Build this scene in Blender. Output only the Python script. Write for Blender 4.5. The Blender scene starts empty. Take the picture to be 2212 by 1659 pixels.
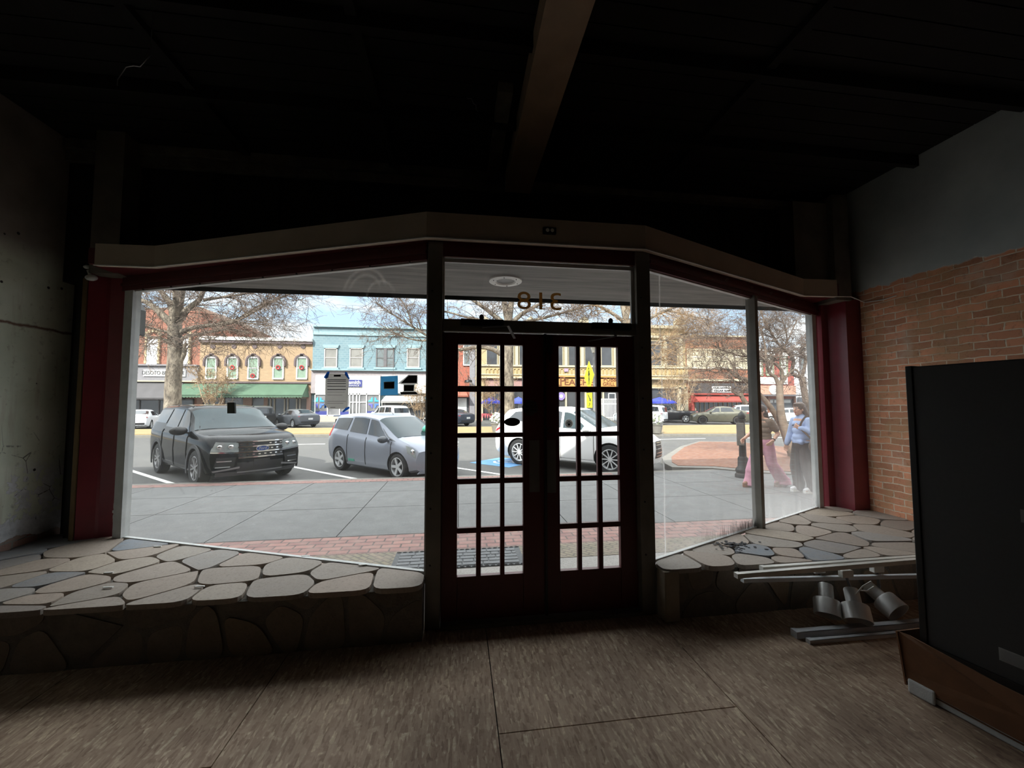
import bpy, bmesh, math, random
import numpy as np
from mathutils import Vector, Matrix, Euler

scene = bpy.context.scene
COL = scene.collection
PI = math.pi
random.seed(7)

# ------------------------------------------------------------------ camera
IMG_W, IMG_H = 2212.0, 1659.0
FPX, PITCH, ROLL, YAW = 844.97, 0.05363, -0.00155, 0.13481
EYE = Vector((0, 0, 1.6))
_F = Vector((math.sin(YAW)*math.cos(PITCH), math.cos(YAW)*math.cos(PITCH), math.sin(PITCH)))
_R0 = Vector((math.cos(YAW), -math.sin(YAW), 0)); _U0 = _R0.cross(_F)
_R = math.cos(ROLL)*_R0 + math.sin(ROLL)*_U0
_U = -math.sin(ROLL)*_R0 + math.cos(ROLL)*_U0
cam_d = bpy.data.cameras.new('camera'); cam = bpy.data.objects.new('camera', cam_d); COL.objects.link(cam)
m3 = Matrix((_R, _U, -_F)).transposed()
cam.matrix_world = Matrix.Translation(EYE) @ m3.to_4x4()
cam_d.sensor_width = 36.0; cam_d.lens = FPX/IMG_W*36.0; cam_d.clip_start = 0.05; cam_d.clip_end = 400
scene.camera = cam

# ------------------------------------------------------------------ world, sun, exposure
scene.view_settings.view_transform = 'Standard'; scene.view_settings.look = 'None'
scene.view_settings.gamma = 1.0; scene.view_settings.use_curve_mapping = False
scene.view_settings.exposure = 0.97
scene.cycles.use_denoising = True
scene.cycles.max_bounces = 8; scene.cycles.transparent_max_bounces = 16
scene.cycles.sample_clamp_indirect = 6.0
world = bpy.data.worlds.new('sky'); scene.world = world; world.use_nodes = True
wn, wl = world.node_tree.nodes, world.node_tree.links
wn.clear()
def WN(t, **k):
    n = wn.new(t)
    for a, b in k.items(): setattr(n, a, b)
    return n
tc = WN('ShaderNodeTexCoord'); sep = WN('ShaderNodeSeparateXYZ'); wl.new(tc.outputs['Generated'], sep.inputs[0])
ramp = WN('ShaderNodeValToRGB'); wl.new(sep.outputs['Z'], ramp.inputs[0])
ramp.color_ramp.elements[0].position = 0.0; ramp.color_ramp.elements[0].color = (0.40, 0.46, 0.53, 1)
ramp.color_ramp.elements[1].position = 0.55; ramp.color_ramp.elements[1].color = (0.24, 0.33, 0.48, 1)
e_ = ramp.color_ramp.elements.new(0.2); e_.color = (0.31, 0.42, 0.56, 1)
mp = WN('ShaderNodeMapping'); mp.inputs['Scale'].default_value = (1.6, 1.6, 5.5); mp.inputs['Location'].default_value = (0.35, 0.2, 0.55)
wl.new(tc.outputs['Generated'], mp.inputs[0])
nz = WN('ShaderNodeTexNoise'); nz.inputs['Scale'].default_value = 2.1; nz.inputs['Detail'].default_value = 7; nz.inputs['Roughness'].default_value = 0.55
wl.new(mp.outputs[0], nz.inputs['Vector'])
cr = WN('ShaderNodeValToRGB'); cr.color_ramp.elements[0].position = 0.44; cr.color_ramp.elements[1].position = 0.60
wl.new(nz.outputs['Fac'], cr.inputs[0])
mx = WN('ShaderNodeMixRGB'); mx.inputs[2].default_value = (0.60, 0.61, 0.63, 1)
wl.new(cr.outputs[0], mx.inputs[0]); wl.new(ramp.outputs[0], mx.inputs[1])
gain = WN('ShaderNodeMapRange'); gain.inputs['From Min'].default_value = 0.30; gain.inputs['From Max'].default_value = 0.52; gain.inputs['To Min'].default_value = 0.0; gain.inputs['To Max'].default_value = 0.85
wl.new(sep.outputs['Z'], gain.inputs['Value'])
mg = WN('ShaderNodeMixRGB'); mg.inputs[2].default_value = (1.75, 1.77, 1.82, 1)          # upper sky, out of view, brightened to light room and sidewalk
wl.new(gain.outputs[0], mg.inputs[0]); wl.new(mx.outputs[0], mg.inputs[1])
bg = WN('ShaderNodeBackground'); bg.inputs[1].default_value = 1.35
wl.new(mg.outputs[0], bg.inputs[0]); wo = WN('ShaderNodeOutputWorld'); wl.new(bg.outputs[0], wo.inputs[0])
SUN_DIR = Vector((-0.45, -0.645, 0.616)).normalized()      # towards the sun: behind the shop, from the left
sun_d = bpy.data.lights.new('sun', 'SUN'); sun_d.energy = 4.8; sun_d.angle = 0.012; sun_d.color = (1.0, 0.95, 0.88)
sun = bpy.data.objects.new('sun', sun_d); COL.objects.link(sun)
sun.rotation_euler = SUN_DIR.to_track_quat('Z', 'Y').to_euler(); sun.location = SUN_DIR*40

# ------------------------------------------------------------------ a pixel of the photo to a place on a real plane
def ray(px, py): return (_F*FPX + _R*(px-IMG_W/2) + _U*(IMG_H/2-py)).normalized()
def PY(px, py, Y): d = ray(px, py); return EYE + d*(Y/d.y)
def PZ(px, py, z): d = ray(px, py); return EYE + d*((z-EYE.z)/d.z)
def PPL(px, py, p0, n): d = ray(px, py); return EYE + d*((p0-EYE).dot(n)/d.dot(n))

# ------------------------------------------------------------------ materials
def C(r, g, b):
    f = lambda c: (c/255/12.92) if c/255 <= 0.04045 else ((c/255+0.055)/1.055)**2.4
    return (f(r), f(g), f(b), 1)
MATS = {}
class NT:
    def __init__(s, name):
        s.m = bpy.data.materials.new(name); s.m.use_nodes = True
        s.n = s.m.node_tree.nodes; s.l = s.m.node_tree.links
        s.b = s.n['Principled BSDF']; s.out = s.n['Material Output']
    def N(s, t, ins=None, **k):
        n = s.n.new(t)
        for a, b in k.items(): setattr(n, a, b)
        for a, b in (ins or {}).items():
            if isinstance(b, bpy.types.NodeSocket): s.l.new(b, n.inputs[a])
            else: n.inputs[a].default_value = b
        return n
    def set(s, a, b):
        if isinstance(b, bpy.types.NodeSocket): s.l.new(b, s.b.inputs[a])
        else: s.b.inputs[a].default_value = b
    def obj(s, scale=(1,1,1), rot=(0,0,0)):
        t = s.N('ShaderNodeTexCoord')
        return s.N('ShaderNodeMapping', {'Vector': t.outputs['Object'], 'Scale': scale, 'Rotation': rot}).outputs[0]
    def noise(s, vec, scale, detail=4, rough=0.55, dist=0.0):
        return s.N('ShaderNodeTexNoise', {'Vector': vec, 'Scale': scale, 'Detail': detail, 'Roughness': rough, 'Distortion': dist}).outputs['Fac']
    def ramp(s, fac, stops):
        r = s.N('ShaderNodeValToRGB', {'Fac': fac}); e = r.color_ramp.elements
        while len(e) < len(stops): e.new(0.5)
        for x, (p, c) in zip(e, stops): x.position = p; x.color = c if len(c) == 4 else (*c, 1)
        return r.outputs[0]
    def gate(s, fac, a, b):   # smooth step of fac between a and b
        return s.N('ShaderNodeMapRange', {'Value': fac, 'From Min': a, 'From Max': b}).outputs[0]
    def mix(s, f, a, b, mode='MIX'):
        return s.N('ShaderNodeMixRGB', {'Fac': f, 'Color1': a, 'Color2': b}, blend_type=mode).outputs[0]
    def math(s, op, a, b=0.0): return s.N('ShaderNodeMath', {0: a, 1: b}, operation=op).outputs[0]
    def bump(s, h, strength, dist=0.02):
        s.set('Normal', s.N('ShaderNodeBump', {'Height': h, 'Strength': strength, 'Distance': dist}).outputs[0])
def mat(name, col, rough=0.6, metal=0.0, var=0.12, scale=6.0, bump=0.0, coat=0.0, spec=0.5, emit=0.0):
    if name in MATS: return MATS[name]
    t = NT(name); v = t.obj()
    f = t.noise(v, scale, 5)
    d = tuple(max(0, c*(1-var)) for c in col[:3]) + (1,); h = tuple(min(1, c*(1+var)) for c in col[:3]) + (1,)
    t.set('Base Color', t.ramp(f, [(0.3, d), (0.7, h)]))
    t.set('Roughness', rough); t.set('Metallic', metal); t.set('Coat Weight', coat); t.set('Specular IOR Level', spec)
    if bump: t.bump(t.noise(v, scale*5, 4), bump)
    if emit: t.set('Emission Color', col); t.set('Emission Strength', emit)
    MATS[name] = t.m; return t.m

# ------------------------------------------------------------------ mesh building
class MB:
    def __init__(s): s.v = []; s.f = []; s.mi = []; s.M = Matrix.Identity(4); s.cur = 0
    def V(s, p): s.v.append(tuple(s.M @ Vector(p))); return len(s.v)-1
    def F(s, ids): s.f.append(tuple(ids)); s.mi.append(s.cur)
    def box(s, x0, x1, y0, y1, z0, z1):
        i = [s.V(p) for p in ((x0,y0,z0),(x1,y0,z0),(x1,y1,z0),(x0,y1,z0),(x0,y0,z1),(x1,y0,z1),(x1,y1,z1),(x0,y1,z1))]
        for q in ((0,3,2,1),(4,5,6,7),(0,1,5,4),(1,2,6,5),(2,3,7,6),(3,0,4,7)): s.F([i[k] for k in q])
        return s
    def beam(s, a, b, w, h, up=(0,0,1)):            # box from a to b, w wide, h high
        a, b = Vector(a), Vector(b); d = (b-a).normalized(); u = Vector(up); u = (u-d*u.dot(d)).normalized(); r = d.cross(u)
        i = [s.V(p + r*sx*w/2 + u*sz*h/2) for p in (a, b) for sx, sz in ((-1,-1),(1,-1),(1,1),(-1,1))]
        for q in ((0,1,2,3),(7,6,5,4),(0,4,5,1),(1,5,6,2),(2,6,7,3),(3,7,4,0)): s.F([i[k] for k in q])
        return s
    def prism(s, poly, vec, flip=False):            # polygon of 3-D points pushed along vec
        vec = Vector(vec); n = len(poly)
        a = [s.V(p) for p in poly]; b = [s.V(Vector(p)+vec) for p in poly]
        s.F(a[::-1]); s.F(b)
        for k in range(n): s.F((a[k], a[(k+1)%n], b[(k+1)%n], b[k]))
        return s
    def tube(s, pts, rad, n=8, cap=True):
        pts = [Vector(p) for p in pts]
        if not hasattr(rad, '__len__'): rad = [rad]*len(pts)
        rings = []; ref = None
        for k, p in enumerate(pts):
            d = (pts[min(k+1, len(pts)-1)] - pts[max(k-1, 0)])
            d = d.normalized() if d.length > 1e-9 else Vector((0,0,1))
            if ref is None: ref = Vector((1,0,0)) if abs(d.x) < 0.8 else Vector((0,1,0))
            u = (ref - d*ref.dot(d)).normalized(); w = d.cross(u); ref = u
            rings.append([s.V(p + (u*math.cos(2*PI*j/n) + w*math.sin(2*PI*j/n))*rad[k]) for j in range(n)])
        for a, b in zip(rings, rings[1:]):
            for j in range(n): s.F((a[j], a[(j+1)%n], b[(j+1)%n], b[j]))
        if cap: s.F(rings[0][::-1]); s.F(rings[-1])
        return s
    def lathe(s, prof, n=24, M=None):               # (r, z) pairs round local Z
        M = M or Matrix.Identity(4); rings = []
        for r, z in prof:
            if r < 1e-6: rings.append([s.V(M @ Vector((0,0,z)))])
            else: rings.append([s.V(M @ Vector((r*math.cos(2*PI*j/n), r*math.sin(2*PI*j/n), z))) for j in range(n)])
        for a, b in zip(rings, rings[1:]):
            if len(a) == 1 and len(b) == 1: continue
            for j in range(n):
                k = (j+1) % n
                if len(a) == 1: s.F((a[0], b[k], b[j]))
                elif len(b) == 1: s.F((a[j], a[k], b[0]))
                else: s.F((a[j], a[k], b[k], b[j]))
        return s
    def ell(s, c, r, n=16, m=10, R=None):           # ellipsoid
        c = Vector(c); R = R or Matrix.Identity(3)
        if not hasattr(r, '__len__'): r = (r, r, r)
        rings = []
        for i in range(m+1):
            t = PI*i/m
            if i in (0, m): rings.append([s.V(c + R @ Vector((0,0,r[2]*math.cos(t))))])
            else: rings.append([s.V(c + R @ Vector((r[0]*math.sin(t)*math.cos(2*PI*j/n), r[1]*math.sin(t)*math.sin(2*PI*j/n), r[2]*math.cos(t)))) for j in range(n)])
        for a, b in zip(rings, rings[1:]):
            for j in range(n):
                k = (j+1) % n
                if len(a) == 1: s.F((a[0], b[j], b[k]))
                elif len(b) == 1: s.F((a[j], b[0], a[k]))
                else: s.F((a[j], b[j], b[k], a[k]))
        return s
    def grid(s, rows, flip=False):
        ids = [[s.V(p) for p in r] for r in rows]
        for a, b in zip(ids, ids[1:]):
            for j in range(len(a)-1):
                q = (a[j], a[j+1], b[j+1], b[j]); s.F(q[::-1] if flip else q)
        return ids
    def mesh(s, name, mats, smooth=None):
        me = bpy.data.meshes.new(name); me.from_pydata(s.v, [], s.f)
        if not isinstance(mats, (list, tuple)): mats = [mats]
        for m in mats: me.materials.append(m)
        me.polygons.foreach_set('material_index', s.mi)
        bm = bmesh.new(); bm.from_mesh(me); bmesh.ops.recalc_face_normals(bm, faces=bm.faces); bm.to_mesh(me); bm.free()
        if smooth is not None: shade(me, smooth)
        return me
    def build(s, name, mats, parent=None, smooth=None, **tags):
        return add(name, s.mesh(name, mats, smooth), parent, **tags)
def shade(me, deg):
    me.polygons.foreach_set('use_smooth', [True]*len(me.polygons)); me.set_sharp_from_angle(angle=math.radians(deg)); me.update()
def add(name, data, parent=None, **tags):
    o = bpy.data.objects.new(name, data); COL.objects.link(o)
    if parent is not None: o.parent = parent
    if tags: tag(o, **tags)
    return o
def tag(o, label=None, cat=None, group=None, kind=None):
    if label: o['label'] = label
    if cat: o['category'] = cat
    if group: o['group'] = group
    if kind: o['kind'] = kind
    return o
def thing(name, label, cat, loc=(0,0,0), rz=0.0, group=None):
    o = bpy.data.objects.new(name, None); COL.objects.link(o); o.empty_display_size = 0.1
    o.location = loc; o.rotation_euler = (0,0,rz)
    return tag(o, label, cat, group)
def kids(o): return [c for c in COL.objects if c.parent == o]
def dup(root, label=None, loc=None, rz=None, parent=None):
    c = root.copy(); COL.objects.link(c)
    if parent is not None: c.parent = parent
    if label: c['label'] = label
    if loc is not None: c.location = loc
    if rz is not None: c.rotation_euler = (0,0,rz)
    for k in kids(root): dup(k, parent=c)
    return c
def bevel(o, w=0.006, seg=2):
    m = o.modifiers.new('bevel', 'BEVEL'); m.width = w; m.segments = seg; m.limit_method = 'ANGLE'; return o
def evaluated(o):                                   # the mesh of an object after its modifiers
    dg = bpy.context.evaluated_depsgraph_get(); dg.update()
    return bpy.data.meshes.new_from_object(o.evaluated_get(dg), depsgraph=dg)
def solid_union(mb, voxel, mats, name, smooth_it=4):  # one continuous skin over many overlapping volumes
    o = add('tmp', mb.mesh('tmp', mats)); r = o.modifiers.new('r', 'REMESH'); r.mode = 'VOXEL'; r.voxel_size = voxel
    s = o.modifiers.new('s', 'SMOOTH'); s.factor = 0.5; s.iterations = smooth_it
    me = evaluated(o); me.name = name; d = o.data; bpy.data.objects.remove(o); bpy.data.meshes.remove(d)
    me.materials.clear()
    for m in (mats if isinstance(mats, (list, tuple)) else [mats]): me.materials.append(m)
    me.polygons.foreach_set('use_smooth', [True]*len(me.polygons)); me.update()
    return me
def lettering(text, size, extrude, material, M, parent=None, name='lettering', align='CENTER', sx=1.0, bold=0.0, shear=0.0, **tags):
    cu = bpy.data.curves.new('t', 'FONT'); cu.body = text; cu.size = size; cu.extrude = extrude; cu.align_x = align; cu.align_y = 'CENTER'
    cu.offset = bold; cu.resolution_u = 4; cu.shear = shear; cu.space_line = 0.9
    o = bpy.data.objects.new('t', cu); COL.objects.link(o)
    me = evaluated(o); bpy.data.objects.remove(o); bpy.data.curves.remove(cu)
    me.transform(M @ Matrix.Diagonal((sx, 1, 1, 1))); me.materials.clear(); me.materials.append(material); me.name = name
    return add(name, me, parent, **tags)
def facing(origin, right, up):                      # text frame: x = right, y = up
    r = Vector(right).normalized(); u = Vector(up).normalized(); n = r.cross(u)
    return Matrix.Translation(origin) @ Matrix((r, u, n)).transposed().to_4x4()
FRONT = lambda x, y, z: facing((x, y, z), (1,0,0), (0,0,1))   # read by someone looking along +Y

# ================================================================== materials of the room
def osb():
    t = NT('strand board'); v = t.obj(); big = t.noise(v, 1.3, 2)
    cols = []; fleck = []
    for k, (rot, sc) in enumerate(((0.12, (105, 19, 1)), (-0.42, (115, 22, 1)), (0.62, (100, 20, 1)))):
        vv = t.obj(sc, (0, 0, rot))
        nn = t.N('ShaderNodeTexNoise', {'Vector': vv, 'Scale': 0.35, 'Detail': 1})
        w = t.mix(0.22, vv, nn.outputs['Color'])
        vo = t.N('ShaderNodeTexVoronoi', {'Vector': w, 'Scale': 1.0})
        g = t.N('ShaderNodeSeparateColor', {0: vo.outputs['Color']})
        cols.append(g.outputs[0])
    sel = t.noise(v, 7, 3)
    m1 = t.mix(t.gate(sel, 0.42, 0.46), cols[0], cols[1]); m2 = t.mix(t.gate(sel, 0.56, 0.6), m1, cols[2])
    f = t.mix(0.35, m2, t.noise(v, 55, 4))
    c = t.ramp(f, [(0.08, C(140, 114, 94)), (0.35, C(178, 152, 130)), (0.70, C(196, 172, 148)), (0.80, C(214, 194, 166)), (0.92, C(244, 232, 208))])
    c = t.mix(t.gate(t.noise(v, 0.9, 4), 0.40, 0.7), c, t.mix(0.75, c, C(110, 88, 70), 'MULTIPLY'))
    t.set('Base Color', c); t.set('Roughness', 0.8); t.bump(f, 0.25, 0.003); return t.m
def plaster_left():
    t = NT('peeling green plaster'); v = t.obj(); sep = t.N('ShaderNodeSeparateXYZ', {0: v}); z = sep.outputs['Z']
    n1 = t.noise(v, 2.2, 6); n2 = t.noise(v, 5.5, 7, 0.65); n3 = t.noise(v, 18, 5)
    zz = t.math('ADD', z, t.math('MULTIPLY', n2, -0.55))
    green = t.ramp(n1, [(0.3, C(204, 212, 190)), (0.55, C(226, 231, 212)), (0.75, C(236, 240, 228))])
    green = t.mix(t.math('MULTIPLY', t.gate(n3, 0.6, 0.75), 0.6), green, C(150, 150, 128))
    streak = t.noise(t.obj((1, 5, 0.5)), 3.0, 4)
    green = t.mix(t.math('MULTIPLY', t.gate(streak, 0.55, 0.7), 0.3), green, C(170, 146, 128))
    grey = t.ramp(n1, [(0.3, C(120, 112, 102)), (0.7, C(160, 150, 140))])
    up = t.gate(t.math('ADD', z, t.math('MULTIPLY', n1, 0.5)), 3.05, 3.35)
    c = t.mix(up, green, grey)
    white = t.ramp(n3, [(0.3, C(206, 208, 210)), (0.7, C(236, 238, 240))])
    patch = t.math('MULTIPLY', t.gate(n2, 0.50, 0.515), t.math('SUBTRACT', 1.0, t.gate(z, 0.95, 1.15)))
    c = t.mix(patch, c, white)
    low = t.math('SUBTRACT', 1.0, t.gate(zz, 0.34, 0.35)); c = t.mix(low, c, white)
    vec = t.N('ShaderNodeCombineXYZ', {0: sep.outputs['Y'], 1: z})
    br = t.N('ShaderNodeTexBrick', {'Vector': vec.outputs[0], 'Scale': 1.0, 'Brick Width': 0.21, 'Row Height': 0.072, 'Mortar Size': 0.007, 'Color1': C(170, 110, 96), 'Color2': C(178, 160, 148), 'Mortar': C(160, 154, 146)})
    zb = t.math('ADD', z, t.math('MULTIPLY', n1, -0.35))
    ex = t.math('SUBTRACT', 1.0, t.gate(zb, 0.262, 0.268)); c = t.mix(ex, c, br.outputs['Color'])
    seam = t.math('ABSOLUTE', t.math('SUBTRACT', t.math('ADD', z, t.math('MULTIPLY', n2, 0.06)), 2.34))
    c = t.mix(t.math('SUBTRACT', 1.0, t.gate(seam, 0.004, 0.02)), c, C(120, 92, 74))
    cr = t.N('ShaderNodeTexVoronoi', {'Vector': v, 'Scale': 3.2}, feature='DISTANCE_TO_EDGE').outputs['Distance']
    crack = t.math('MULTIPLY', t.math('SUBTRACT', 1.0, t.gate(cr, 0.002, 0.010)), t.math('MULTIPLY', t.gate(n2, 0.52, 0.56), t.math('SUBTRACT', 1.0, t.gate(z, 1.1, 1.5))))
    c = t.mix(crack, c, C(60, 58, 52))
    holes = t.N('ShaderNodeTexVoronoi', {'Vector': v, 'Scale': 5.0}).outputs['Distance']
    c = t.mix(t.math('SUBTRACT', 1.0, t.gate(holes, 0.06, 0.075)), c, C(54, 50, 44))
    t.set('Base Color', c); t.set('Roughness', 0.85)
    h = t.math('ADD', t.math('MULTIPLY', t.math('ADD', low, patch), -0.6), t.math('ADD', t.math('MULTIPLY', n3, 0.25), t.math('MULTIPLY', ex, -1.2)))
    t.bump(h, 0.6, 0.01); return t.m
def brick_right():
    t = NT('old brick and grey plaster'); v = t.obj(); sep = t.N('ShaderNodeSeparateXYZ', {0: v}); z = sep.outputs['Z']
    nd = t.N('ShaderNodeTexNoise', {'Vector': v, 'Scale': 7.0, 'Detail': 3})
    off = t.N('ShaderNodeVectorMath', {0: nd.outputs['Color'], 1: (0.5, 0.5, 0.5)}, operation='SUBTRACT')
    off = t.N('ShaderNodeVectorMath', {0: off.outputs[0], 'Scale': 0.035}, operation='SCALE')
    vec = t.N('ShaderNodeCombineXYZ', {0: sep.outputs['Y'], 1: z})
    vec = t.N('ShaderNodeVectorMath', {0: vec.outputs[0], 1: off.outputs[0]}, operation='ADD')
    br = t.N('ShaderNodeTexBrick', {'Vector': vec.outputs[0], 'Scale': 1.0, 'Brick Width': 0.215, 'Row Height': 0.0725, 'Mortar Size': 0.0065, 'Mortar Smooth': 0.3, 'Bias': -0.1, 'Color1': C(226, 158, 122), 'Color2': C(170, 120, 92), 'Mortar': C(226, 206, 182)})
    n2 = t.noise(v, 4.5, 5); n3 = t.noise(v, 30, 5, 0.65)
    c = t.mix(t.math('MULTIPLY', t.gate(n2, 0.46, 0.66), 0.65), br.outputs['Color'], C(182, 146, 108))
    c = t.mix(t.math('MULTIPLY', t.gate(n3, 0.55, 0.75), 0.5), c, C(96, 66, 52))
    c = t.mix(t.math('MULTIPLY', t.gate(t.noise(v, 3.0, 3), 0.56, 0.72), 0.5), c, C(208, 190, 172))
    edge = t.math('ADD', z, t.math('MULTIPLY', t.noise(v, 6, 5), 0.16))
    g = t.gate(edge, 3.02, 3.035)
    grey = t.ramp(t.noise(v, 1.6, 5), [(0.3, C(156, 166, 166)), (0.7, C(186, 194, 192))])
    t.set('Base Color', t.mix(g, c, grey)); t.set('Roughness', 0.88)
    h = t.math('ADD', t.math('MULTIPLY', br.outputs['Fac'], -0.9), t.math('MULTIPLY', n3, 0.5))
    h = t.math('ADD', t.math('MULTIPLY', h, t.math('SUBTRACT', 1.0, g)), t.math('MULTIPLY', g, 0.8)); t.bump(h, 0.7, 0.012)
    return t.m
def stone_mat(name, stops, bump=0.5):
    t = NT(name); v = t.obj(); g = t.N('ShaderNodeNewGeometry')
    c = t.ramp(g.outputs['Random Per Island'], stops)
    n = t.noise(v, 9, 6, 0.6); c = t.mix(t.gate(n, 0.35, 0.75), c, t.mix(0.5, c, C(150, 138, 124)))
    n2 = t.noise(v, 60, 4); c = t.mix(t.math('MULTIPLY', t.gate(n2, 0.52, 0.72), 0.35), c, C(90, 82, 74))
    t.set('Base Color', c); t.set('Roughness', 0.72); t.bump(t.math('ADD', t.math('MULTIPLY', n, 0.7), t.math('MULTIPLY', n2, 0.3)), bump, 0.012); return t.m
def glass(name, dust=0.03, streaks=0.0, low=0.5, scuff=None, drips=(), mould=None):
    t = NT(name); v = t.obj(); z = t.N('ShaderNodeSeparateXYZ', {0: v}).outputs['Z']
    tr = t.N('ShaderNodeBsdfTransparent', {'Color': (0.96, 0.98, 0.97, 1)})
    gl = t.N('ShaderNodeBsdfGlossy', {'Roughness': 0.02})
    lw = t.N('ShaderNodeLayerWeight', {'Blend': 0.5}).outputs['Facing']
    fr = t.math('ADD', 0.03, t.math('MULTIPLY', t.math('POWER', lw, 4.0), 0.45))
    s1 = t.N('ShaderNodeMixShader', {0: fr, 1: tr.outputs[0], 2: gl.outputs[0]})
    du = t.N('ShaderNodeBsdfTranslucent', {'Color': (0.8, 0.79, 0.76, 1)})
    n = t.noise(v, 2.5, 6, 0.65); fine = t.noise(v, 150, 2)
    m = t.math('MULTIPLY', t.math('ADD', t.gate(n, 0.35, 0.75), 0.35), dust)
    x = t.N('ShaderNodeSeparateXYZ', {0: v}).outputs['X']
    for xd in drips:                                # pale dried run of paint
        wv = t.math('MULTIPLY', t.math('SUBTRACT', t.noise(t.obj((0, 0, 1.5)), 1.0, 3), 0.5), 0.05)
        a = t.math('SUBTRACT', 1.0, t.gate(t.math('ABSOLUTE', t.math('SUBTRACT', t.math('ADD', x, wv), xd)), 0.004, 0.010))
        m = t.math('ADD', m, t.math('MULTIPLY', a, 0.22))
    if scuff:                                      # arcs left by wiping the glass
        for cx, cy, cz, rad in scuff:
            d = t.N('ShaderNodeVectorMath', {0: v, 1: (cx, cy, cz)}, operation='DISTANCE').outputs['Value']
            a = t.math('SUBTRACT', 1.0, t.gate(t.math('ABSOLUTE', t.math('SUBTRACT', d, rad)), 0.0, 0.02))
            m = t.math('ADD', m, t.math('MULTIPLY', t.math('MULTIPLY', a, t.gate(z, cz-0.02, cz+0.1)), 0.10))
    if streaks:
        st = t.noise(t.obj((26, 26, 1.2)), 1.0, 4, 0.6)
        rise = t.math('SUBTRACT', 1.0, t.gate(z, low, low+0.75))
        m = t.math('ADD', m, t.math('MULTIPLY', t.math('MULTIPLY', rise, t.math('ADD', t.gate(st, 0.3, 0.7), 0.5)), streaks))
        m = t.math('ADD', m, t.math('MULTIPLY', t.gate(fine, 0.5, 0.7), streaks*0.12))
    s2 = t.N('ShaderNodeMixShader', {0: m, 1: s1.outputs[0], 2: du.outputs[0]})
    last = s2
    if mould:                                       # dark mould drips at the foot of the pane
        st = t.noise(t.obj((60, 60, 4)), 1.0, 4, 0.6)
        k = t.math('ADD', t.math('SUBTRACT', z, low), t.math('MULTIPLY', st, -0.42))
        k = t.math('MULTIPLY', t.math('MULTIPLY', t.math('SUBTRACT', 1.0, t.gate(k, -0.20, -0.165)), t.gate(x, mould[0], mould[1])), 0.75)
        db = t.N('ShaderNodeBsdfDiffuse', {'Color': C(70, 58, 44)})
        last = t.N('ShaderNodeMixShader', {0: k, 1: s2.outputs[0], 2: db.outputs[0]})
    t.l.new(last.outputs[0], t.out.inputs[0]); return t.m

M_OSB = osb(); M_LEFT = plaster_left(); M_RIGHT = brick_right()
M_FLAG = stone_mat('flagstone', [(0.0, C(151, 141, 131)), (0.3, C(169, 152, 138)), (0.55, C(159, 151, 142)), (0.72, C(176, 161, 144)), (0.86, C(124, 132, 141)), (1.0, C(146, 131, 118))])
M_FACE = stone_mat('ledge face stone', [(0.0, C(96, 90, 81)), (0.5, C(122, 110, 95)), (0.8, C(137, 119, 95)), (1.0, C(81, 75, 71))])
M_MORTAR = mat('mortar', C(112, 106, 98), 0.9, var=0.2, scale=20, bump=0.4)
M_RED = mat('oxblood paint', C(124, 44, 54), 0.33, var=0.12, scale=4, bump=0.05)
M_DOOR = mat('dark red door paint', C(88, 30, 32), 0.4, var=0.12, scale=6)
M_ALU = mat('dull bronze aluminium', C(120, 116, 108), 0.4, metal=0.2, var=0.15)
M_WHITEFR = mat('chalky white frame paint', C(196, 198, 196), 0.5, var=0.1, scale=9)
M_CREAM = mat('cream band paint', C(186, 172, 154), 0.7, var=0.10, scale=3)
M_DARKWOOD = mat('dark timber boards', C(28, 26, 24), 0.85, var=0.3, scale=5, bump=0.2)  # dark base tone, varied at random, for boards and backing
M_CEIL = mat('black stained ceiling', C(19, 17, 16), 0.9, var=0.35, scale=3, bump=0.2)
M_BEAM = mat('old beam paint', C(170, 148, 126), 0.75, var=0.12, scale=4)
M_TRIMW = mat('weathered pale timber', C(100, 94, 86), 0.8, var=0.35, scale=9, bump=0.3)
M_POST = mat('stained grey post', C(112, 106, 96), 0.8, var=0.25, scale=4)
M_SUB = mat('dark subfloor', C(30, 30, 32), 0.9)
M_STEEL = mat('brushed steel', C(150, 150, 150), 0.35, metal=0.9, var=0.1)
M_BLACK = mat('black plastic', C(18, 18, 19), 0.45, var=0.2)
M_WHITE = mat('white paint', C(228, 228, 224), 0.5, var=0.05)
def thin(name, col, k=0.75):                        # paper and film that lets daylight through
    t = NT(name); f = t.noise(t.obj(), 25, 3); c = t.mix(t.math('MULTIPLY', f, 0.12), col, C(60, 60, 60))
    d = t.N('ShaderNodeBsdfDiffuse', {'Color': c}); tl = t.N('ShaderNodeBsdfTranslucent', {'Color': c}); s = t.N('ShaderNodeMixShader', {0: k, 1: d.outputs[0], 2: tl.outputs[0]})
    t.l.new(s.outputs[0], t.out.inputs[0]); return t.m
M_PAPER = thin('thin paper sheet', C(224, 222, 218)); M_TAPE = thin('blue masking tape', C(90, 150, 214))
M_INK = mat('dark ink', C(42, 42, 46), 0.7)
G_L = (-0.235, 3.0); G_LE = (-3.115, 4.172); G_R = (1.51, 2.965); G_RE = (4.286, 4.228)
M_GL1 = glass('left shop window glass', 0.016, scuff=[(-0.75, 3.21, 2.5, 0.14), (-0.75, 3.21, 2.5, 0.19), (-0.62, 3.16, 2.46, 0.12)])
M_GL2 = glass('dirty shop window glass', 0.028, 0.07, 0.40, drips=(1.66,), mould=(2.0, 2.9))
M_GL3 = glass('dirtiest shop window glass', 0.045, 0.20, 0.40, mould=(3.9, 5.5))
M_GLD = glass('door glass', 0.010)

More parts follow.
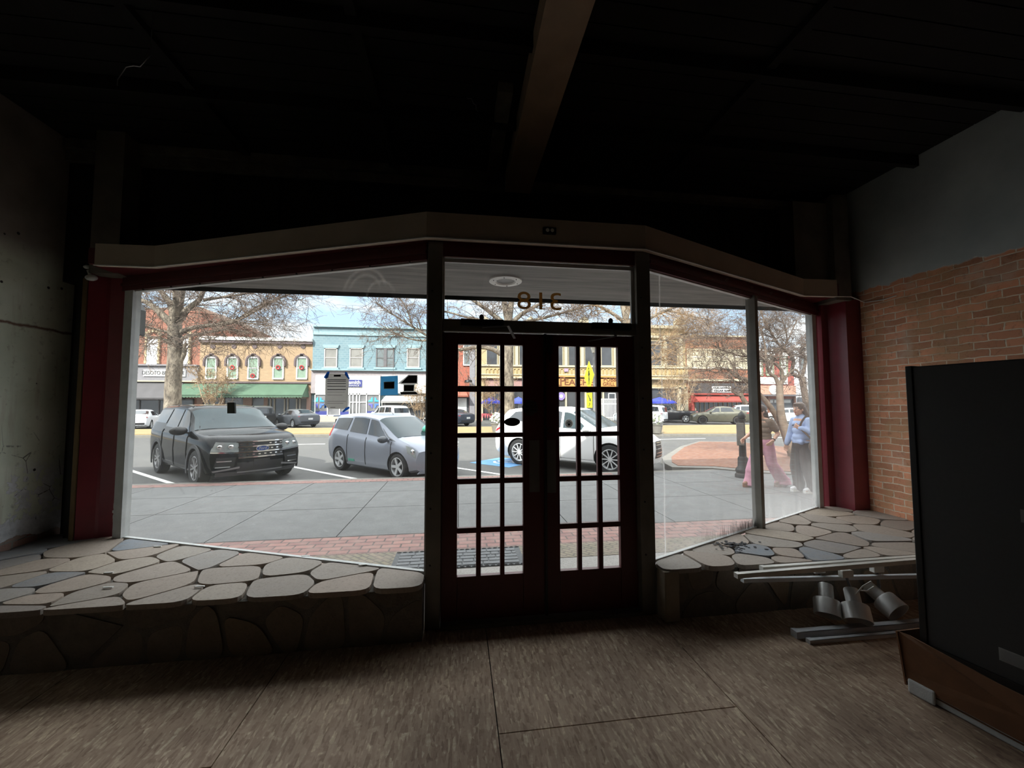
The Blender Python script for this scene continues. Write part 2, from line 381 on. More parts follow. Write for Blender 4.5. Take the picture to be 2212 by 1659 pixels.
# ================================================================== the room shell
XL, XR, ZC = -3.81, 4.75, 4.22
ZL = 0.379
fl = MB(); fl.box(XL, XR, -5, 3.05, -0.06, -0.02).cur = 1
seams = [XL, -3.55, -2.29, -1.08, 0.2, 1.47, 2.72, 3.97, XR]
for k, (a, b) in enumerate(zip(seams, seams[1:])):
    y = -5.0; cuts = [1.985-2.44*j for j in range(0, 4)] if k % 2 == 0 else [0.76-2.44*j for j in range(0, 3)]
    cuts = sorted([c for c in cuts if c > -5]) + [3.05]
    for c in cuts: fl.box(a+0.003, b-0.003, y+0.003, c-0.003, -0.02, 0.0); y = c
fl.build('floor', [M_SUB, M_OSB], kind='structure')
bpy.data.objects['floor'].data.polygons.foreach_set('material_index', [0]*6 + [1]*(len(fl.f)-6))
MB().box(XL-0.3, XL, -5, 4.45, -0.1, 7.6).build('wall_left', M_LEFT, kind='structure')
MB().box(XR, XR+0.3, -5, 4.45, -0.1, 6.0).build('wall_right', M_RIGHT, kind='structure')
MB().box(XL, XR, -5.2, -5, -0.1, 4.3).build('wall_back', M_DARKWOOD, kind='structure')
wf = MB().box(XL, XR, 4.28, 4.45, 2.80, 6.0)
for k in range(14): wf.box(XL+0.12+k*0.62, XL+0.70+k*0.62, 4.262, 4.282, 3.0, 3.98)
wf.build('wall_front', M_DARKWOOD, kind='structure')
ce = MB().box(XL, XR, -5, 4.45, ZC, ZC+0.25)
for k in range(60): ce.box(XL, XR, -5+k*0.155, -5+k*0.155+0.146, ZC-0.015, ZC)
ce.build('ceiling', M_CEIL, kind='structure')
for k, y in enumerate((0.1, 0.9, 1.75, 2.55, 3.35)):
    MB().box(XL, XR, y, y+0.05, ZC-0.13, ZC-0.01).build('ceiling_joist', M_CEIL, kind='structure')
for x in (-2.2, -0.75, 2.3):
    MB().box(x, x+0.07, -2, 4.2, ZC-0.07, ZC-0.01).build('ceiling_strip', M_CEIL, kind='structure')
MB().box(0.50, 0.79, -4, 4.26, 4.0, ZC).build('ceiling_beam', M_BEAM, kind='structure')
MB().box(0.30, 0.42, 3.0, 4.26, ZC-0.10, ZC-0.02).build('ceiling_board', M_TRIMW, kind='structure')
MB().box(-3.5, -2.9, 2.6, 2.72, ZC-0.16, ZC-0.12).build('ceiling_board', M_BEAM, kind='structure')
lg = MB().box(XL, 0.5, 4.20, 4.28, 4.10, 4.19); lg.box(XL, 0.5, 4.235, 4.28, 3.99, 4.09); lg.box(0.79, XR, 4.20, 4.28, 4.03, 4.11)
lg.build('trim_1', M_TRIMW, kind='structure')
MB().box(-3.40, -3.16, 4.05, 4.27, 2.83, 4.2).build('pilaster_top', M_POST, kind='structure')
MB().box(PY(1715, 500, 4.06).x, PY(1803, 500, 4.06).x, 4.06, 4.27, 2.98, 4.03).build('pilaster_top', M_POST, kind='structure')
MB().box(PY(1800, 500, 3.99).x, PY(1833, 500, 3.99).x, 3.99, 4.27, 2.83, 4.11).build('pilaster_top', M_POST, kind='structure')
MB().box(XL, -3.3, 4.40, 4.47, -0.1, 2.85).build('trim_9', M_DARKWOOD, kind='structure')
# the show window's lid and the cream band along its edge
band = [(-3.13, 3.775), (-2.66, 3.765), (-0.24, 2.83), (1.44, 2.83), (3.81, 3.83), (4.22, 3.815)]
MB().prism([(x, y+0.03, 2.835) for x, y in band] + [(4.28, 3.85, 2.835), (4.28, 4.29, 2.835), (-3.2, 4.29, 2.835), (-3.2, 3.8, 2.835)], (0, 0, 0.14)).build('trim_2', M_DOOR, kind='structure')
bb = MB()
for (x0, y0), (x1, y1) in zip(band, band[1:]):
    bb.prism([(x0, y0, 2.815), (x1, y1, 2.815), (x1, y1+0.045, 2.815), (x0, y0+0.045, 2.815)], (0, 0, 0.19))
bb.build('trim_3', M_CREAM, kind='structure')
ca = MB(); pts = [Vector((x, y-0.008, 2.812)) for x, y in band]; ca.tube(pts, 0.0055, 6)
ca.tube([pts[-1], (4.4, 3.82, 2.82), (4.735, 3.95, 2.80), (4.742, 3.75, 2.78), (4.742, 3.62, 2.79)], 0.0055, 6)
ca.build('cable', M_WHITE, smooth=60, label='thin white cable running along the lower edge of the cream band', cat='cable')
# header between the band and the glass
def along(a, b, z0, z1, off0, off1, mb):
    d = Vector((b[0]-a[0], b[1]-a[1], 0)).normalized(); n = Vector((d.y, -d.x, 0))
    if n.y > 0: n = -n
    A = Vector((a[0], a[1], z0)); B = Vector((b[0], b[1], z0))
    mb.prism([A+n*off0, B+n*off0, B+n*off1, A+n*off1], (0, 0, z1-z0)); return n
hd = MB()
for a, b in (((-0.235, 3.0), (-3.2, 4.207)), (G_R, (4.4, 4.28))):
    NRM = along(a, b, 2.70, 2.84, -0.04, 0.035, hd); along(a, b, 2.745, 2.77, 0.03, 0.05, hd)
along((-0.235, 2.98), (1.51, 2.98), 2.72, 2.84, -0.05, 0.05, hd)
hd.build('trim_4', M_DOOR, kind='structure')
# pilasters / red jambs
pl = MB(); pl.prism([(x, y, 0.3) for x, y in ((-3.50, 4.16), (-3.465, 4.135), (-3.345, 4.185), (-3.33, 4.20), (-3.20, 4.215), (-3.185, 4.24), (-3.365, 4.46), (-3.50, 4.46))], (0, 0, 2.55))
pl.build('pilaster_left', M_RED, kind='structure')
pf = MB().box(-3.63, -3.56, 4.22, 4.27, 0.36, 2.83); pf.box(-3.57, -3.49, 4.19, 4.25, 0.36, 2.83); pf.build('trim_5', M_DARKWOOD, kind='structure')
MB().box(-3.505, -3.472, 4.125, 4.158, 0.36, 2.80).build('trim_6', mat('ochre edged timber', C(104, 84, 52), 0.7), kind='structure')
pr = MB(); pr.prism([(x, y, 0.3) for x, y in ((XR, 4.02), (4.56, 4.03), (4.515, 4.22), (4.44, 4.235), (4.42, 4.275), (4.40, 4.29), (4.55, 4.46), (XR, 4.46))], (0, 0, 2.55))
pr.build('pilaster_right', M_RED, kind='structure')

# ================================================================== flagstone ledges
def clip(poly, p, n):                               # keep the side where (x-p).n <= 0
    out = []
    for k in range(len(poly)):
        a, b = poly[k], poly[(k+1) % len(poly)]
        da, db = (a-p).dot(n), (b-p).dot(n)
        if da <= 0: out.append(a)
        if (da < 0 < db) or (db < 0 < da): out.append(a + (b-a)*(da/(da-db)))
    return out
def cells(seeds, poly, gap, ax=1.0):
    res = []
    S = [Vector((s[0]*ax, s[1])) for s in seeds]; P = [Vector((p[0]*ax, p[1])) for p in poly]
    for i, s in enumerate(S):
        q = P[:]
        for j, o in enumerate(S):
            if i != j and len(q) > 2:
                n = (o-s).normalized(); q = clip(q, (s+o)/2 - n*gap/2, n)
        if len(q) < 3: continue
        c = sum(q, Vector((0, 0)))/len(q); r = []
        for k in range(len(q)):                     # round the corners a little, wander the edges
            a, b, d = q[k-1], q[k], q[(k+1) % len(q)]
            p = b + (a-b)*min(0.33, 0.085/max(1e-6, (a-b).length)); q2 = b + (d-b)*min(0.33, 0.085/max(1e-6, (d-b).length))
            for u in (0, .25, .5, .75, 1): r.append(p*(1-u)**2 + b*2*u*(1-u) + q2*u*u)
        res.append([Vector((p.x/ax, p.y)) for p in r])
    return res
def ledge(name, outline, seeds, x0, x1, yf, label):
    root = MB().prism([(x, max(y, yf), -0.02) for x, y in outline], (0, 0, ZL-0.02+0.008)).build(name, M_MORTAR, kind='structure')
    root['label'] = label
    rs = random.Random(len(seeds)); mb = MB()
    for q in cells(seeds, [Vector(p) for p in outline], 0.014, 0.85):
        t = rs.uniform(-0.005, 0.002); mb.prism([(p.x, p.y, ZL-0.035) for p in q], (0, 0, 0.035+t))
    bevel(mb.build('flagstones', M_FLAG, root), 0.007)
    m2 = MB(); sd = [(x0+(x1-x0)*(k+0.5+rs.uniform(-.3, .3))/15, rs.uniform(0.02, 0.33)) for k in range(15)]
    sd += [(x0+(x1-x0)*(k+0.5+rs.uniform(-.3, .3))/8, 0.36) for k in range(8)]
    for q in cells(sd, [Vector((x0, 0.0)), Vector((x1, 0.0)), Vector((x1, 0.345)), Vector((x0, 0.345))], 0.03, 1.0):
        m2.prism([(p.x, yf+0.03, p.y) for p in q], (0, -0.03-rs.uniform(0, 0.015), 0))
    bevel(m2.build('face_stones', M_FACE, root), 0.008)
    return root
sL = [(400,250),(730,215),(690,262),(910,262),(150,330),(440,315),(650,322),(770,350),(1040,285),(1270,288),(1160,370),(1440,330),(1700,345),(30,405),(190,405),(330,425),(780,430),(870,478),(1060,465),(1390,420),(1740,415),(1970,395),(440,475),(150,505),(20,470),(400,528),(60,540)]
sR = [(1540,905),(1530,945),(1900,960),(1230,1005),(1750,1000),(2100,1050),(1120,1060),(1540,1055),(1920,1085),(1480,1012),(1130,1122),(1370,1088),(700,1170),(1080,1185),(1640,1150),(1900,1150),(2060,1210),(560,1230),(960,1250),(1190,1265),(1560,1230),(1420,1280),(320,1330),(550,1310),(950,1330),(1210,1330),(1800,1290),(2080,1280)]
tozL = lambda s: tuple(PZ(s[0]/2.304, 1080+s[1]/2.304, ZL)[:2])
tozR = lambda s: tuple(PZ(1380+s[0]/3.687, 850+s[1]/3.687, ZL)[:2])
ledge('window_ledge', [(XL, 2.765), (-0.24, 2.765), (-0.24, 2.985), (-3.115, 4.155), (-3.20, 4.205), (-3.34, 4.175), (-3.47, 4.125), (-3.51, 4.18), (-3.62, 4.30), (XL, 4.38)],
      [tozL(s) for s in sL] + [(-3.6, 3.2), (-3.72, 4.1), (-3.7, 3.75), (-3.5, 3.6), (-3.3, 2.85), (-3.65, 2.9)], XL, -0.24, 2.80, 'flagstone topped window ledge below the left shop window')
ledge('window_ledge', [(1.515, 2.79), (XR, 2.79), (XR, 4.0), (4.56, 4.02), (4.51, 4.2), (4.40, 4.24), (4.286, 4.21), (1.515, 2.95)],
      [tozR(s) for s in sR] + [(4.6, 2.9), (4.3, 2.95), (4.55, 3.3)], 1.515, XR, 2.83, 'flagstone topped window ledge beside the brick wall')
dbm = MB()
for x, y in ((-1.75, 2.95), (-2.35, 3.02), (-2.55, 3.28), (-1.25, 3.42), (-0.75, 3.17), (-2.6, 3.82)):
    dbm.box(x, x+0.06, y, y+0.012, ZL+0.003, ZL+0.010)
dbm.build('plaster_crumbs', M_WHITE, label='pale plaster crumbs scattered over the left flagstone ledge', cat='debris', kind='stuff')

# ================================================================== shop windows
def pane(name, a, b, z0, z1, m, parent):
    d = Vector((b[0]-a[0], b[1]-a[1], 0)).normalized(); n = Vector((d.y, -d.x, 0))
    A = Vector((*a, z0)); B = Vector((*b, z0))
    return MB().prism([A-n*.003, B-n*.003, B+n*.003, A+n*.003], (0, 0, z1-z0)).build(name, m, parent)
def lerp2(a, b, t): return (a[0]+(b[0]-a[0])*t, a[1]+(b[1]-a[1])*t)
def win(name, label): return tag(thing(name, label, 'window'), kind='structure')
w1 = win('window_1', 'large left shop window above the flagstone ledge'); pane('pane', G_L, G_LE, 0.375, 2.715, M_GL1, w1)
f = MB(); along(lerp2(G_L, G_LE, .985), lerp2(G_L, G_LE, 1.02), 0.375, 2.71, -0.04, 0.03, f); f.build('white_frame', M_WHITEFR, w1)
f = MB(); along(G_L, G_LE, 0.36, 0.385, -0.02, 0.012, f); along(G_L, G_LE, 2.69, 2.712, -0.02, 0.015, f); f.build('glazing_strip', M_WHITEFR, w1)
f = MB()
for k in range(9):
    t = 0.05+k*0.112; p = lerp2(G_L, G_LE, t); f = MB(); f.box(p[0]-.006, p[0]+.006, p[1]-.04, p[1]-.03, 2.688, 2.70); f.build('screw', M_BLACK, w1)
MU = lerp2(G_R, G_RE, 0.531)
w2 = win('window_2', 'narrower right shop window pane beside the doors'); pane('pane', G_R, MU, 0.375, 2.715, M_GL2, w2)
f = MB(); along(G_R, MU, 0.362, 0.384, -0.02, 0.012, f); along(G_R, MU, 2.69, 2.712, -0.02, 0.015, f); f.build('glazing_strip', M_WHITEFR, w2)
w3 = win('window_3', 'dirty end pane of the right shop window next to the red pilaster'); pane('pane', MU, G_RE, 0.375, 2.715, M_GL3, w3)
f = MB(); along(MU, G_RE, 0.362, 0.384, -0.02, 0.012, f); along(MU, G_RE, 2.69, 2.712, -0.02, 0.015, f); f.build('glazing_strip', M_WHITEFR, w3)
f = MB(); along(lerp2(G_R, G_RE, .985), lerp2(G_R, G_RE, 1.02), 0.375, 2.71, -0.04, 0.03, f); f.build('white_frame', M_WHITEFR, w3)
f = MB(); along(lerp2(G_R, G_RE, .522), lerp2(G_R, G_RE, .541), 0.36, 2.72, -0.035, 0.06, f); bevel(f.build('mullion', M_ALU, kind='structure'), 0.004)
for x0, x1, yy in ((-0.235, -0.125, 2.99), (1.395, 1.51, 2.97)):
    f = MB().box(x0, x1, yy-0.065, yy+0.06, 0.0, 2.83); f.box(x0-0.012, x1+0.012, yy-0.005, yy+0.02, 0.3, 2.72)
    o = bevel(f.build('door_post', M_ALU, kind='structure'), 0.004)
    for k in range(6): s = MB(); s.lathe([(0, 0.004), (0.007, 0.003), (0.008, 0)], 8, Matrix.Translation((x0+0.035, yy-0.065, 0.45+k*0.4)) @ Matrix.Rotation(PI/2, 4, 'X')); s.build('screw', M_BLACK, o)
f = MB().box(1.51, 1.63, 2.78, 2.9, 0.0, 0.365); bevel(f.build('trim_7', mat('pale end stone', C(150, 138, 120), 0.8, var=0.2)), 0.01)
tag(bpy.data.objects['trim_7'], kind='structure')

# transom over the doors
w4 = win('window_4', 'transom light with a street number over the doors')
MB().box(-0.125, 1.395, 2.977, 2.983, 2.24, 2.70).build('pane', M_GLD, w4)
f = MB().box(-0.125, 1.395, 2.955, 2.975, 2.685, 2.715); f.box(1.372, 1.395, 2.955, 2.975, 2.23, 2.70); f.box(-0.125, -0.112, 2.955, 2.975, 2.23, 2.70); f.build('white_frame', M_WHITEFR, w4)
f = MB().box(-0.125, 1.395, 2.93, 3.02, 2.155, 2.245); bevel(f.build('door_head', M_ALU, kind='structure'), 0.004)
sn = thing('street_number', 'gold brown street number 318 on the transom glass, seen from behind', 'number sign', (0.62, 2.9865, 2.41))
M_GOLD = thin('gold brown number decal', C(176, 146, 100))
for ch, dx in (('3', 0.135), ('1', 0.015), ('8', -0.118)): lettering(ch, 0.20, 0.001, M_GOLD, facing((dx, 0, 0), (-1, 0, 0), (0, 0, 1)), sn, name='digit', sx=1.25)
# door leaves
def leaf(n, x0, x1, cols, label, free):
    d = tag(thing('door_%d' % n, label, 'door', (0, 0, 0)), kind='structure')
    rows = [(0.34, 0.65), (0.69, 1.01), (1.05, 1.355), (1.39, 1.70), (1.745, 2.06)]
    y0, y1 = 2.965, 3.01; fr = MB()
    xs = [x0] + [c for p in cols for c in p] + [x1]
    for a, b in ((xs[0], xs[1]), (xs[-2], xs[-1])): fr.box(a, b, y0, y1, 0.03, 2.15)
    for a, b in ((xs[2], xs[3]), (xs[4], xs[5])): fr.box(a, b, y0+0.004, y1-0.004, 0.33, 2.07)
    zz = [0.03] + [c for p in rows for c in p] + [2.15]
    for k in range(0, len(zz), 2):
        e = 0 if k in (0, len(zz)-2) else 0.005
        fr.box(xs[1], xs[-2], y0+e, y1-e, zz[k], zz[k+1])
    bevel(fr.build('door_frame', M_DOOR, d), 0.004)
    MB().box(xs[1], xs[-2], 2.985, 2.990, 0.335, 2.065).build('panes', M_GLD, d)
    return d
d1 = leaf(1, -0.124, 0.655, [(-0.008, 0.132), (0.168, 0.312), (0.345, 0.486)], 'left leaf of the dark red glazed double doors', 1)
d2 = leaf(2, 0.665, 1.394, [(0.772, 0.912), (0.945, 1.078), (1.115, 1.255)], 'right leaf of the dark red glazed double doors', 0)
M_PLATE = mat('grey push plate', C(112, 112, 110), 0.45, metal=0.3)
MB().box(0.535, 0.612, 2.959, 2.966, 0.94, 1.33).build('push_plate', M_PLATE, d1, label='grey push plate')
MB().box(0.672, 0.742, 2.959, 2.966, 0.93, 1.33).build('push_plate', M_PLATE, d2, label='grey push plate')
f = MB().box(0.682, 0.716, 2.935, 2.966, 2.0, 2.14); f.tube([(0.699, 2.95, 2.0), (0.699, 2.95, 1.93)], 0.008, 8); f.build('flush_bolt', M_BLACK, d2)
f = MB().box(0.650, 0.668, 2.945, 2.965, 0.03, 2.15); f.build('astragal', M_BLACK, d1)
for p, x, dirn, d in ((0, 0.17, 1, d1), (1, 1.18, -1, d2)):
    f = MB().box(x-0.16, x+0.16, 2.885, 2.93, 2.185, 2.24); f.ell((x-0.005, 2.905, 2.255), (0.02, 0.02, 0.025), 10, 6)
    c = bevel(f.build('door_closer', M_BLACK, d), 0.006)
    a = MB().beam((x, 2.90, 2.18), (x+0.19 if p == 0 else x+0.02, 2.86, 2.19 if p == 0 else 2.13), 0.02, 0.008)
    e0 = Vector((x+0.19, 2.86, 2.19)) if p == 0 else Vector((x+0.02, 2.86, 2.13))
    a.beam(e0, e0 + Vector((0.06, 0.08, -0.08) if p == 0 else (-0.2, 0.08, -0.03)), 0.02, 0.008); a.build('closer_arm', M_STEEL, c)
MB().box(-0.125, 1.395, 2.90, 3.06, 0.0, 0.028).build('threshold', M_ALU, kind='structure')
# stickers on the doors
st = MB(); r_ = random.Random(3); pts = [(0.545+0.062*math.cos(a)*(1+r_.uniform(-.1, .1)), 2.9645, 1.58+0.058*math.sin(a)*(1+r_.uniform(-.1, .1))) for a in [k*2*PI/22 for k in range(22)]]
st.prism(pts, (0, -0.0012, 0)); s = st.build('sticker', mat('grey sticker', C(72, 68, 64), 0.7), label='ragged grey sticker reading Don\'t let the cat out on left door stile', cat='sticker')
lettering("Don't\nlet the\ncat out", 0.034, 0.0004, mat('black ink', C(14, 13, 13), 0.6), FRONT(0.545, 2.963, 1.592), s, bold=0.001)
st = MB(); st.prism([(0.405+0.062*math.cos(k*PI/16), 2.984, 1.47+0.032*math.sin(k*PI/16)) for k in range(32)], (0, -0.0012, 0))
st.build('sticker', M_BLACK, label='black oval sticker on a pane of the left door', cat='sticker')
def disc(x, y, z, r, m, name, lab=None, parent=None, n=32, t=0.0012):
    q = MB().prism([(x+r*math.cos(2*PI*k/n), y, z+r*math.sin(2*PI*k/n)) for k in range(n)], (0, -t, 0))
    return q.build(name, m, parent) if parent else q.build(name, m, label=lab, cat='sticker')
s = disc(0.853, 2.984, 1.455, 0.034, thin('clear white film', C(250, 250, 250)), 'sticker', 'round white paw print sticker on a pane of the right door')
disc(0.853, 2.9826, 1.455, 0.030, thin('grey film', C(200, 198, 194)), 'disc', parent=s)
pw = MB()
for dx, dz, rr in ((0, -0.007, 0.010), (-0.015, 0.004, 0.0042), (-0.0058, 0.012, 0.0048), (0.0058, 0.012, 0.0048), (0.015, 0.004, 0.0042)):
    pw.prism([(0.853+dx+rr*1.1*math.cos(2*PI*k/14), 2.9812, 1.455+dz+rr*math.sin(2*PI*k/14)) for k in range(14)], (0, -0.0006, 0))
pw.build('paw_print', M_BLACK, s)
s = disc(0.703, 2.9645, 1.40, 0.033, mat('worn dark decal', C(58, 52, 50), 0.6), 'sticker', 'worn round decal on the stile of the right door above its push plate')
disc(0.703, 2.963, 1.40, 0.025, M_DOOR, 'ring', parent=s)

f = MB(); rq = random.Random(9); z = 0.42; x = -3.20
while z < 1.25: f.box(x-.006, x+.006+rq.uniform(0, .006), 4.196, 4.2115, z, z+rq.uniform(.02, .05)); z += rq.uniform(.03, .06); x += rq.uniform(-.008, .008)
f.build('paint_chips', M_WHITE, bpy.data.objects['pilaster_left'])
f = MB(); cst = PZ(1585, 1178, ZL)
for k in range(70):
    a = rq.uniform(0, 2*PI); rr_ = abs(rq.gauss(0, .09)); p = cst + Vector((rr_*1.5*math.cos(a), rr_*math.sin(a), .003)); w = rq.uniform(.006, .02); f.prism([p+Vector((w*math.cos(b), w*.7*math.sin(b), 0)) for b in (0, 1.3, 2.4, 3.6, 5)], (0, 0, .003))
f.build('dirt_crumbs', M_INK, label='dark dirt crumbs on the right flagstone ledge beside the window mullion', cat='debris', kind='stuff')
# ------------------------------------------------------------------ sheets on the left pane
dL = Vector((G_L[0]-G_LE[0], G_L[1]-G_LE[1], 0)).normalized(); nL = Vector((dL.y, -dL.x, 0)); A0 = Vector((*G_L, 0))
if nL.y > 0: nL = -nL
def GL(px, py, off=0.006): return PPL(px, py, A0+nL*off, nL)
def sheet(name, poly, m, parent=None, off=0.006, thick=0.001, **tags):
    return MB().prism([GL(x, y, off) for x, y in poly], nL*thick).build(name, m, parent, **tags)
z8 = lambda q: [(660+x/7.373, 680+y/7.373) for x, y in q]
s = sheet('notice_sheet', z8([(345,935),(640,940),(690,1030),(670,1470),(600,1500),(360,1495),(310,1430),(320,1020)]), M_PAPER, label='grey notice sheet taped by blue tape inside the left window', cat='notice')
for k, (y, h, w) in enumerate(((1030, 10, 300), (1055, 10, 300), (1090, 10, 300), (1133, 10, 300), (1185, 12, 300), (1230, 4, 280), (1278, 4, 240), (1375, 4, 300), (1410, 4, 260), (1470, 8, 80))):
    x0 = 345 if w > 100 else 395
    sheet('printed_line', z8([(x0, y), (x0+w, y), (x0+w, y+h), (x0, y+h)]), M_INK, s, 0.0072, 0.0004)
sheet('printed_line', z8([(450, 955), (560, 955), (560, 985), (450, 985)]), M_INK, s, 0.0072, 0.0004)
for q in ([(290,995),(350,905),(385,905),(360,1000),(320,1020)], [(625,910),(660,912),(705,1020),(690,1030),(630,960)], [(305,1430),(340,1475),(300,1490)], [(585,1540),(640,1480),(700,1460),(705,1490),(600,1555)]):
    sheet('tape', z8(q), M_TAPE, s, 0.0078, 0.0004, label='blue masking tape')
s = sheet('flyer', z8([(1200,980),(1470,968),(1475,1275),(1195,1285)]), thin('blue flyer', C(150, 214, 246)), label='blue flyer with a framed dark picture stuck inside the left window', cat='flyer')
sheet('picture_border', z8([(1245,1068),(1418,1062),(1415,1178),(1248,1180)]), M_WHITE, s, 0.0072, 0.0004)
sheet('picture', z8([(1255,1077),(1408,1072),(1406,1168),(1257,1172)]), thin('dark picture', C(120, 112, 108)), s, 0.0078, 0.0004)
s = sheet('flyer', z8([(1470,1095),(1640,955),(1785,962),(1785,1100),(1735,1110),(1730,1215),(1785,1240),(1785,1275),(1480,1275),(1560,1215),(1560,1110)]), thin('white flyer', C(246, 246, 244)), label='white cut-out flyer with black shapes at the right edge of the left window', cat='flyer')
sheet('black_shape', z8([(1515,1090),(1640,968),(1780,965),(1772,1088)]), M_INK, s, 0.0072, 0.0004)
sheet('black_shape', z8([(1568,1118),(1728,1118),(1722,1215),(1568,1215)]), M_INK, s, 0.0072, 0.0004)
sheet('black_shape', z8([(1505,1228),(1760,1228),(1790,1265),(1520,1268)]), M_INK, s, 0.0072, 0.0004)
mk = MB().prism([GL(495, 869), GL(510, 869), GL(511, 893), GL(495, 893)], nL*0.02)
bevel(mk.build('toll_tag', mat('dark grey plastic tag', C(62, 64, 60), 0.5), label='small dark plastic box stuck on the left window in front of the black car', cat='sensor'), 0.004)
# outlet, fittings, hanging wires
f = MB().box(0.62, 0.72, 2.805, 2.832, 2.885, 2.935); o = bevel(f.build('outlet_box', M_BLACK, label='small black electrical outlet box on the cream band over the doors', cat='outlet'), 0.004)
f = MB()
for x in (0.652, 0.688): f.lathe([(0, 0.003), (0.013, 0.003), (0.014, 0)], 14, Matrix.Translation((x, 2.805, 2.91)) @ Matrix.Rotation(PI/2, 4, 'X'))
f.build('socket', M_WHITE, o)
nR = Vector((G_RE[1]-G_R[1], -(G_RE[0]-G_R[0]), 0)).normalized()
for k, t in enumerate((0.36, 0.51, 0.64, 0.80)):
    p = Vector((*lerp2(G_R, G_RE, t), 2.79)) + nR*0.035
    f = MB(); f.tube([p + nR*0.02 + Vector((0, 0, 0.014*math.sin(a))) + nR*0.014*math.cos(a) for a in [i*PI/5 for i in range(9)]], 0.0028, 6)
    f.tube([p, p+nR*0.01], 0.003, 6)
    f.build('eye_hook', M_STEEL, smooth=60, label='%s steel eye hook on the right header, counting from the doors' % ('first', 'second', 'third', 'fourth')[k], cat='hook', group='eye hooks on the right header')
f = MB(); p = Vector((-3.40, 4.08, 2.79)); f.ell(p, (0.05, 0.03, 0.03), 12, 8); f.tube([p, p+Vector((-0.03, 0, 0.07))], 0.012, 8); f.ell(p+Vector((-0.04, 0, 0.10)), (0.03, 0.02, 0.018), 10, 6)
f.build('lamp_bracket', M_WHITEFR, smooth=50, label='small pale socket bracket at the top of the left red pilaster', cat='bracket')
for lab, px, py, Y, w in (('curled loose wire hanging from the ceiling near the left wall', 325, 120, 2.6, -1), ('curled loose wire hanging from the ceiling left of the main beam', 1000, 195, 3.2, 1)):
    p = PY(px, py, Y); pts = [Vector((p.x, Y, ZC-0.01)), p]; rr = random.Random(px)
    for k in range(7): p = p + Vector((w*rr.uniform(0.0, 0.035), rr.uniform(-.01, .01), rr.uniform(-0.05, 0.0 if k % 2 else 0.02))); pts.append(p)
    MB().tube(pts, 0.0025, 6).build('loose_wire', M_STEEL, smooth=60, label=lab, cat='wire')

# ================================================================== black refrigerator on its torn carton
fr0 = Vector((2.56, 1.93, 0)); ang = math.atan2(-0.985, 0.17)
fg = thing('refrigerator', 'tall black refrigerator standing in a torn carton before the right window ledge', 'refrigerator', fr0, ang)
f = MB().box(0.03, 0.74, 0.0, 0.62, 0.28, 1.815); bevel(f.build('cabinet', mat('black fridge paint', C(46, 46, 46), 0.55, var=0.08, scale=60, bump=0.06), fg), 0.006)
f = MB().box(0.0, 0.032, -0.006, 0.626, 0.285, 1.82); bevel(f.build('edge_frame', mat('gloss black edge', C(20, 20, 20), 0.4), fg), 0.004)
f = MB().box(0.40, 0.60, -0.0025, 0.0, 1.045, 1.105); lb = f.build('rating_label', mat('silver label', C(104, 104, 104), 0.5), fg, label='silver rating label')
f = MB()
for k in range(5): f.box(0.412, 0.588, -0.0031, -0.0025, 1.056+k*0.009, 1.0585+k*0.009)
f.build('print', M_INK, lb)
f = MB().box(0.30, 0.46, -0.0025, 0.0, 0.36, 0.42); f.build('sticker', M_PAPER, fg, label='pale paper sticker')
ct = thing('carton_tray', 'torn brown cardboard carton with white foam under the black refrigerator', 'carton', fr0, ang)
f = MB(); f.prism([(-0.05, -0.06, 0.05), (0.75, -0.05, 0.05), (0.75, -0.045, 0.24), (0.30, -0.04, 0.26), (0.10, -0.04, 0.285), (-0.03, -0.035, 0.30), (-0.075, -0.07, 0.31)], (0.0, 0.008, 0))
f.prism([(-0.05, -0.06, 0.03), (-0.05, 0.68, 0.03), (-0.06, 0.68, 0.25), (-0.075, -0.07, 0.31)], (0.008, 0, 0))
f.prism([(-0.045, -0.05, 0.035), (0.75, -0.05, 0.035), (0.75, 0.68, 0.035), (-0.045, 0.68, 0.035)], (0, 0, 0.006))
f.build('cardboard', mat('brown cardboard', C(112, 76, 50), 0.85, var=0.15, scale=12), ct)
f = MB().box(-0.03, 0.74, -0.045, 0.66, 0.0, 0.055); f.box(-0.035, 0.08, -0.068, -0.05, 0.0, 0.075)
bevel(f.build('foam_pad', mat('white packing foam', C(206, 208, 208), 0.8, var=0.06, scale=40, bump=0.2), ct, label='white packing foam'), 0.012)
f = MB().box(0.02, 0.75, 0.0, 0.62, 0.055, 0.28); f.build('base_block', mat('dark carton inside', C(40, 30, 24), 0.9), ct)

# ================================================================== track lights and rails by the right ledge
def rail(name, a, b, w, h, m, label, group, slots=0):
    a, b = Vector(a), Vector(b); d = (b-a).normalized(); r = d.cross(Vector((0, 0, 1))).normalized(); u = r.cross(d)
    q = MB()
    for s in (-1, 1): q.beam(a+r*s*(w/2-0.002), b+r*s*(w/2-0.002), 0.004, h)
    q.beam(a+u*(h/2-0.002), b+u*(h/2-0.002), w, 0.004); q.beam(a-u*h*0.15, b-u*h*0.15, w*0.55, 0.006)
    o = q.build(name, m, label=label, cat='rail', group=group)
    if slots:
        L = (b-a).length
        for k in range(slots):
            s_ = MB(); p = a + d*(0.04+k*L/slots); s_.beam(p-r*(w/2+0.0006), p-r*(w/2+0.0006)+d*L/slots*0.55, 0.0012, h*0.25); s_.build('slot', M_BLACK, o)
    e = MB().beam(a-d*0.003, a+d*0.03, w*1.1, h*1.1); e.build('end_cap', m, o)
    return o
M_TRACK = mat('grey painted track', C(214, 212, 204), 0.35, metal=0.1); M_CHAN = mat('grey channel', C(196, 200, 204), 0.4, metal=0.1)
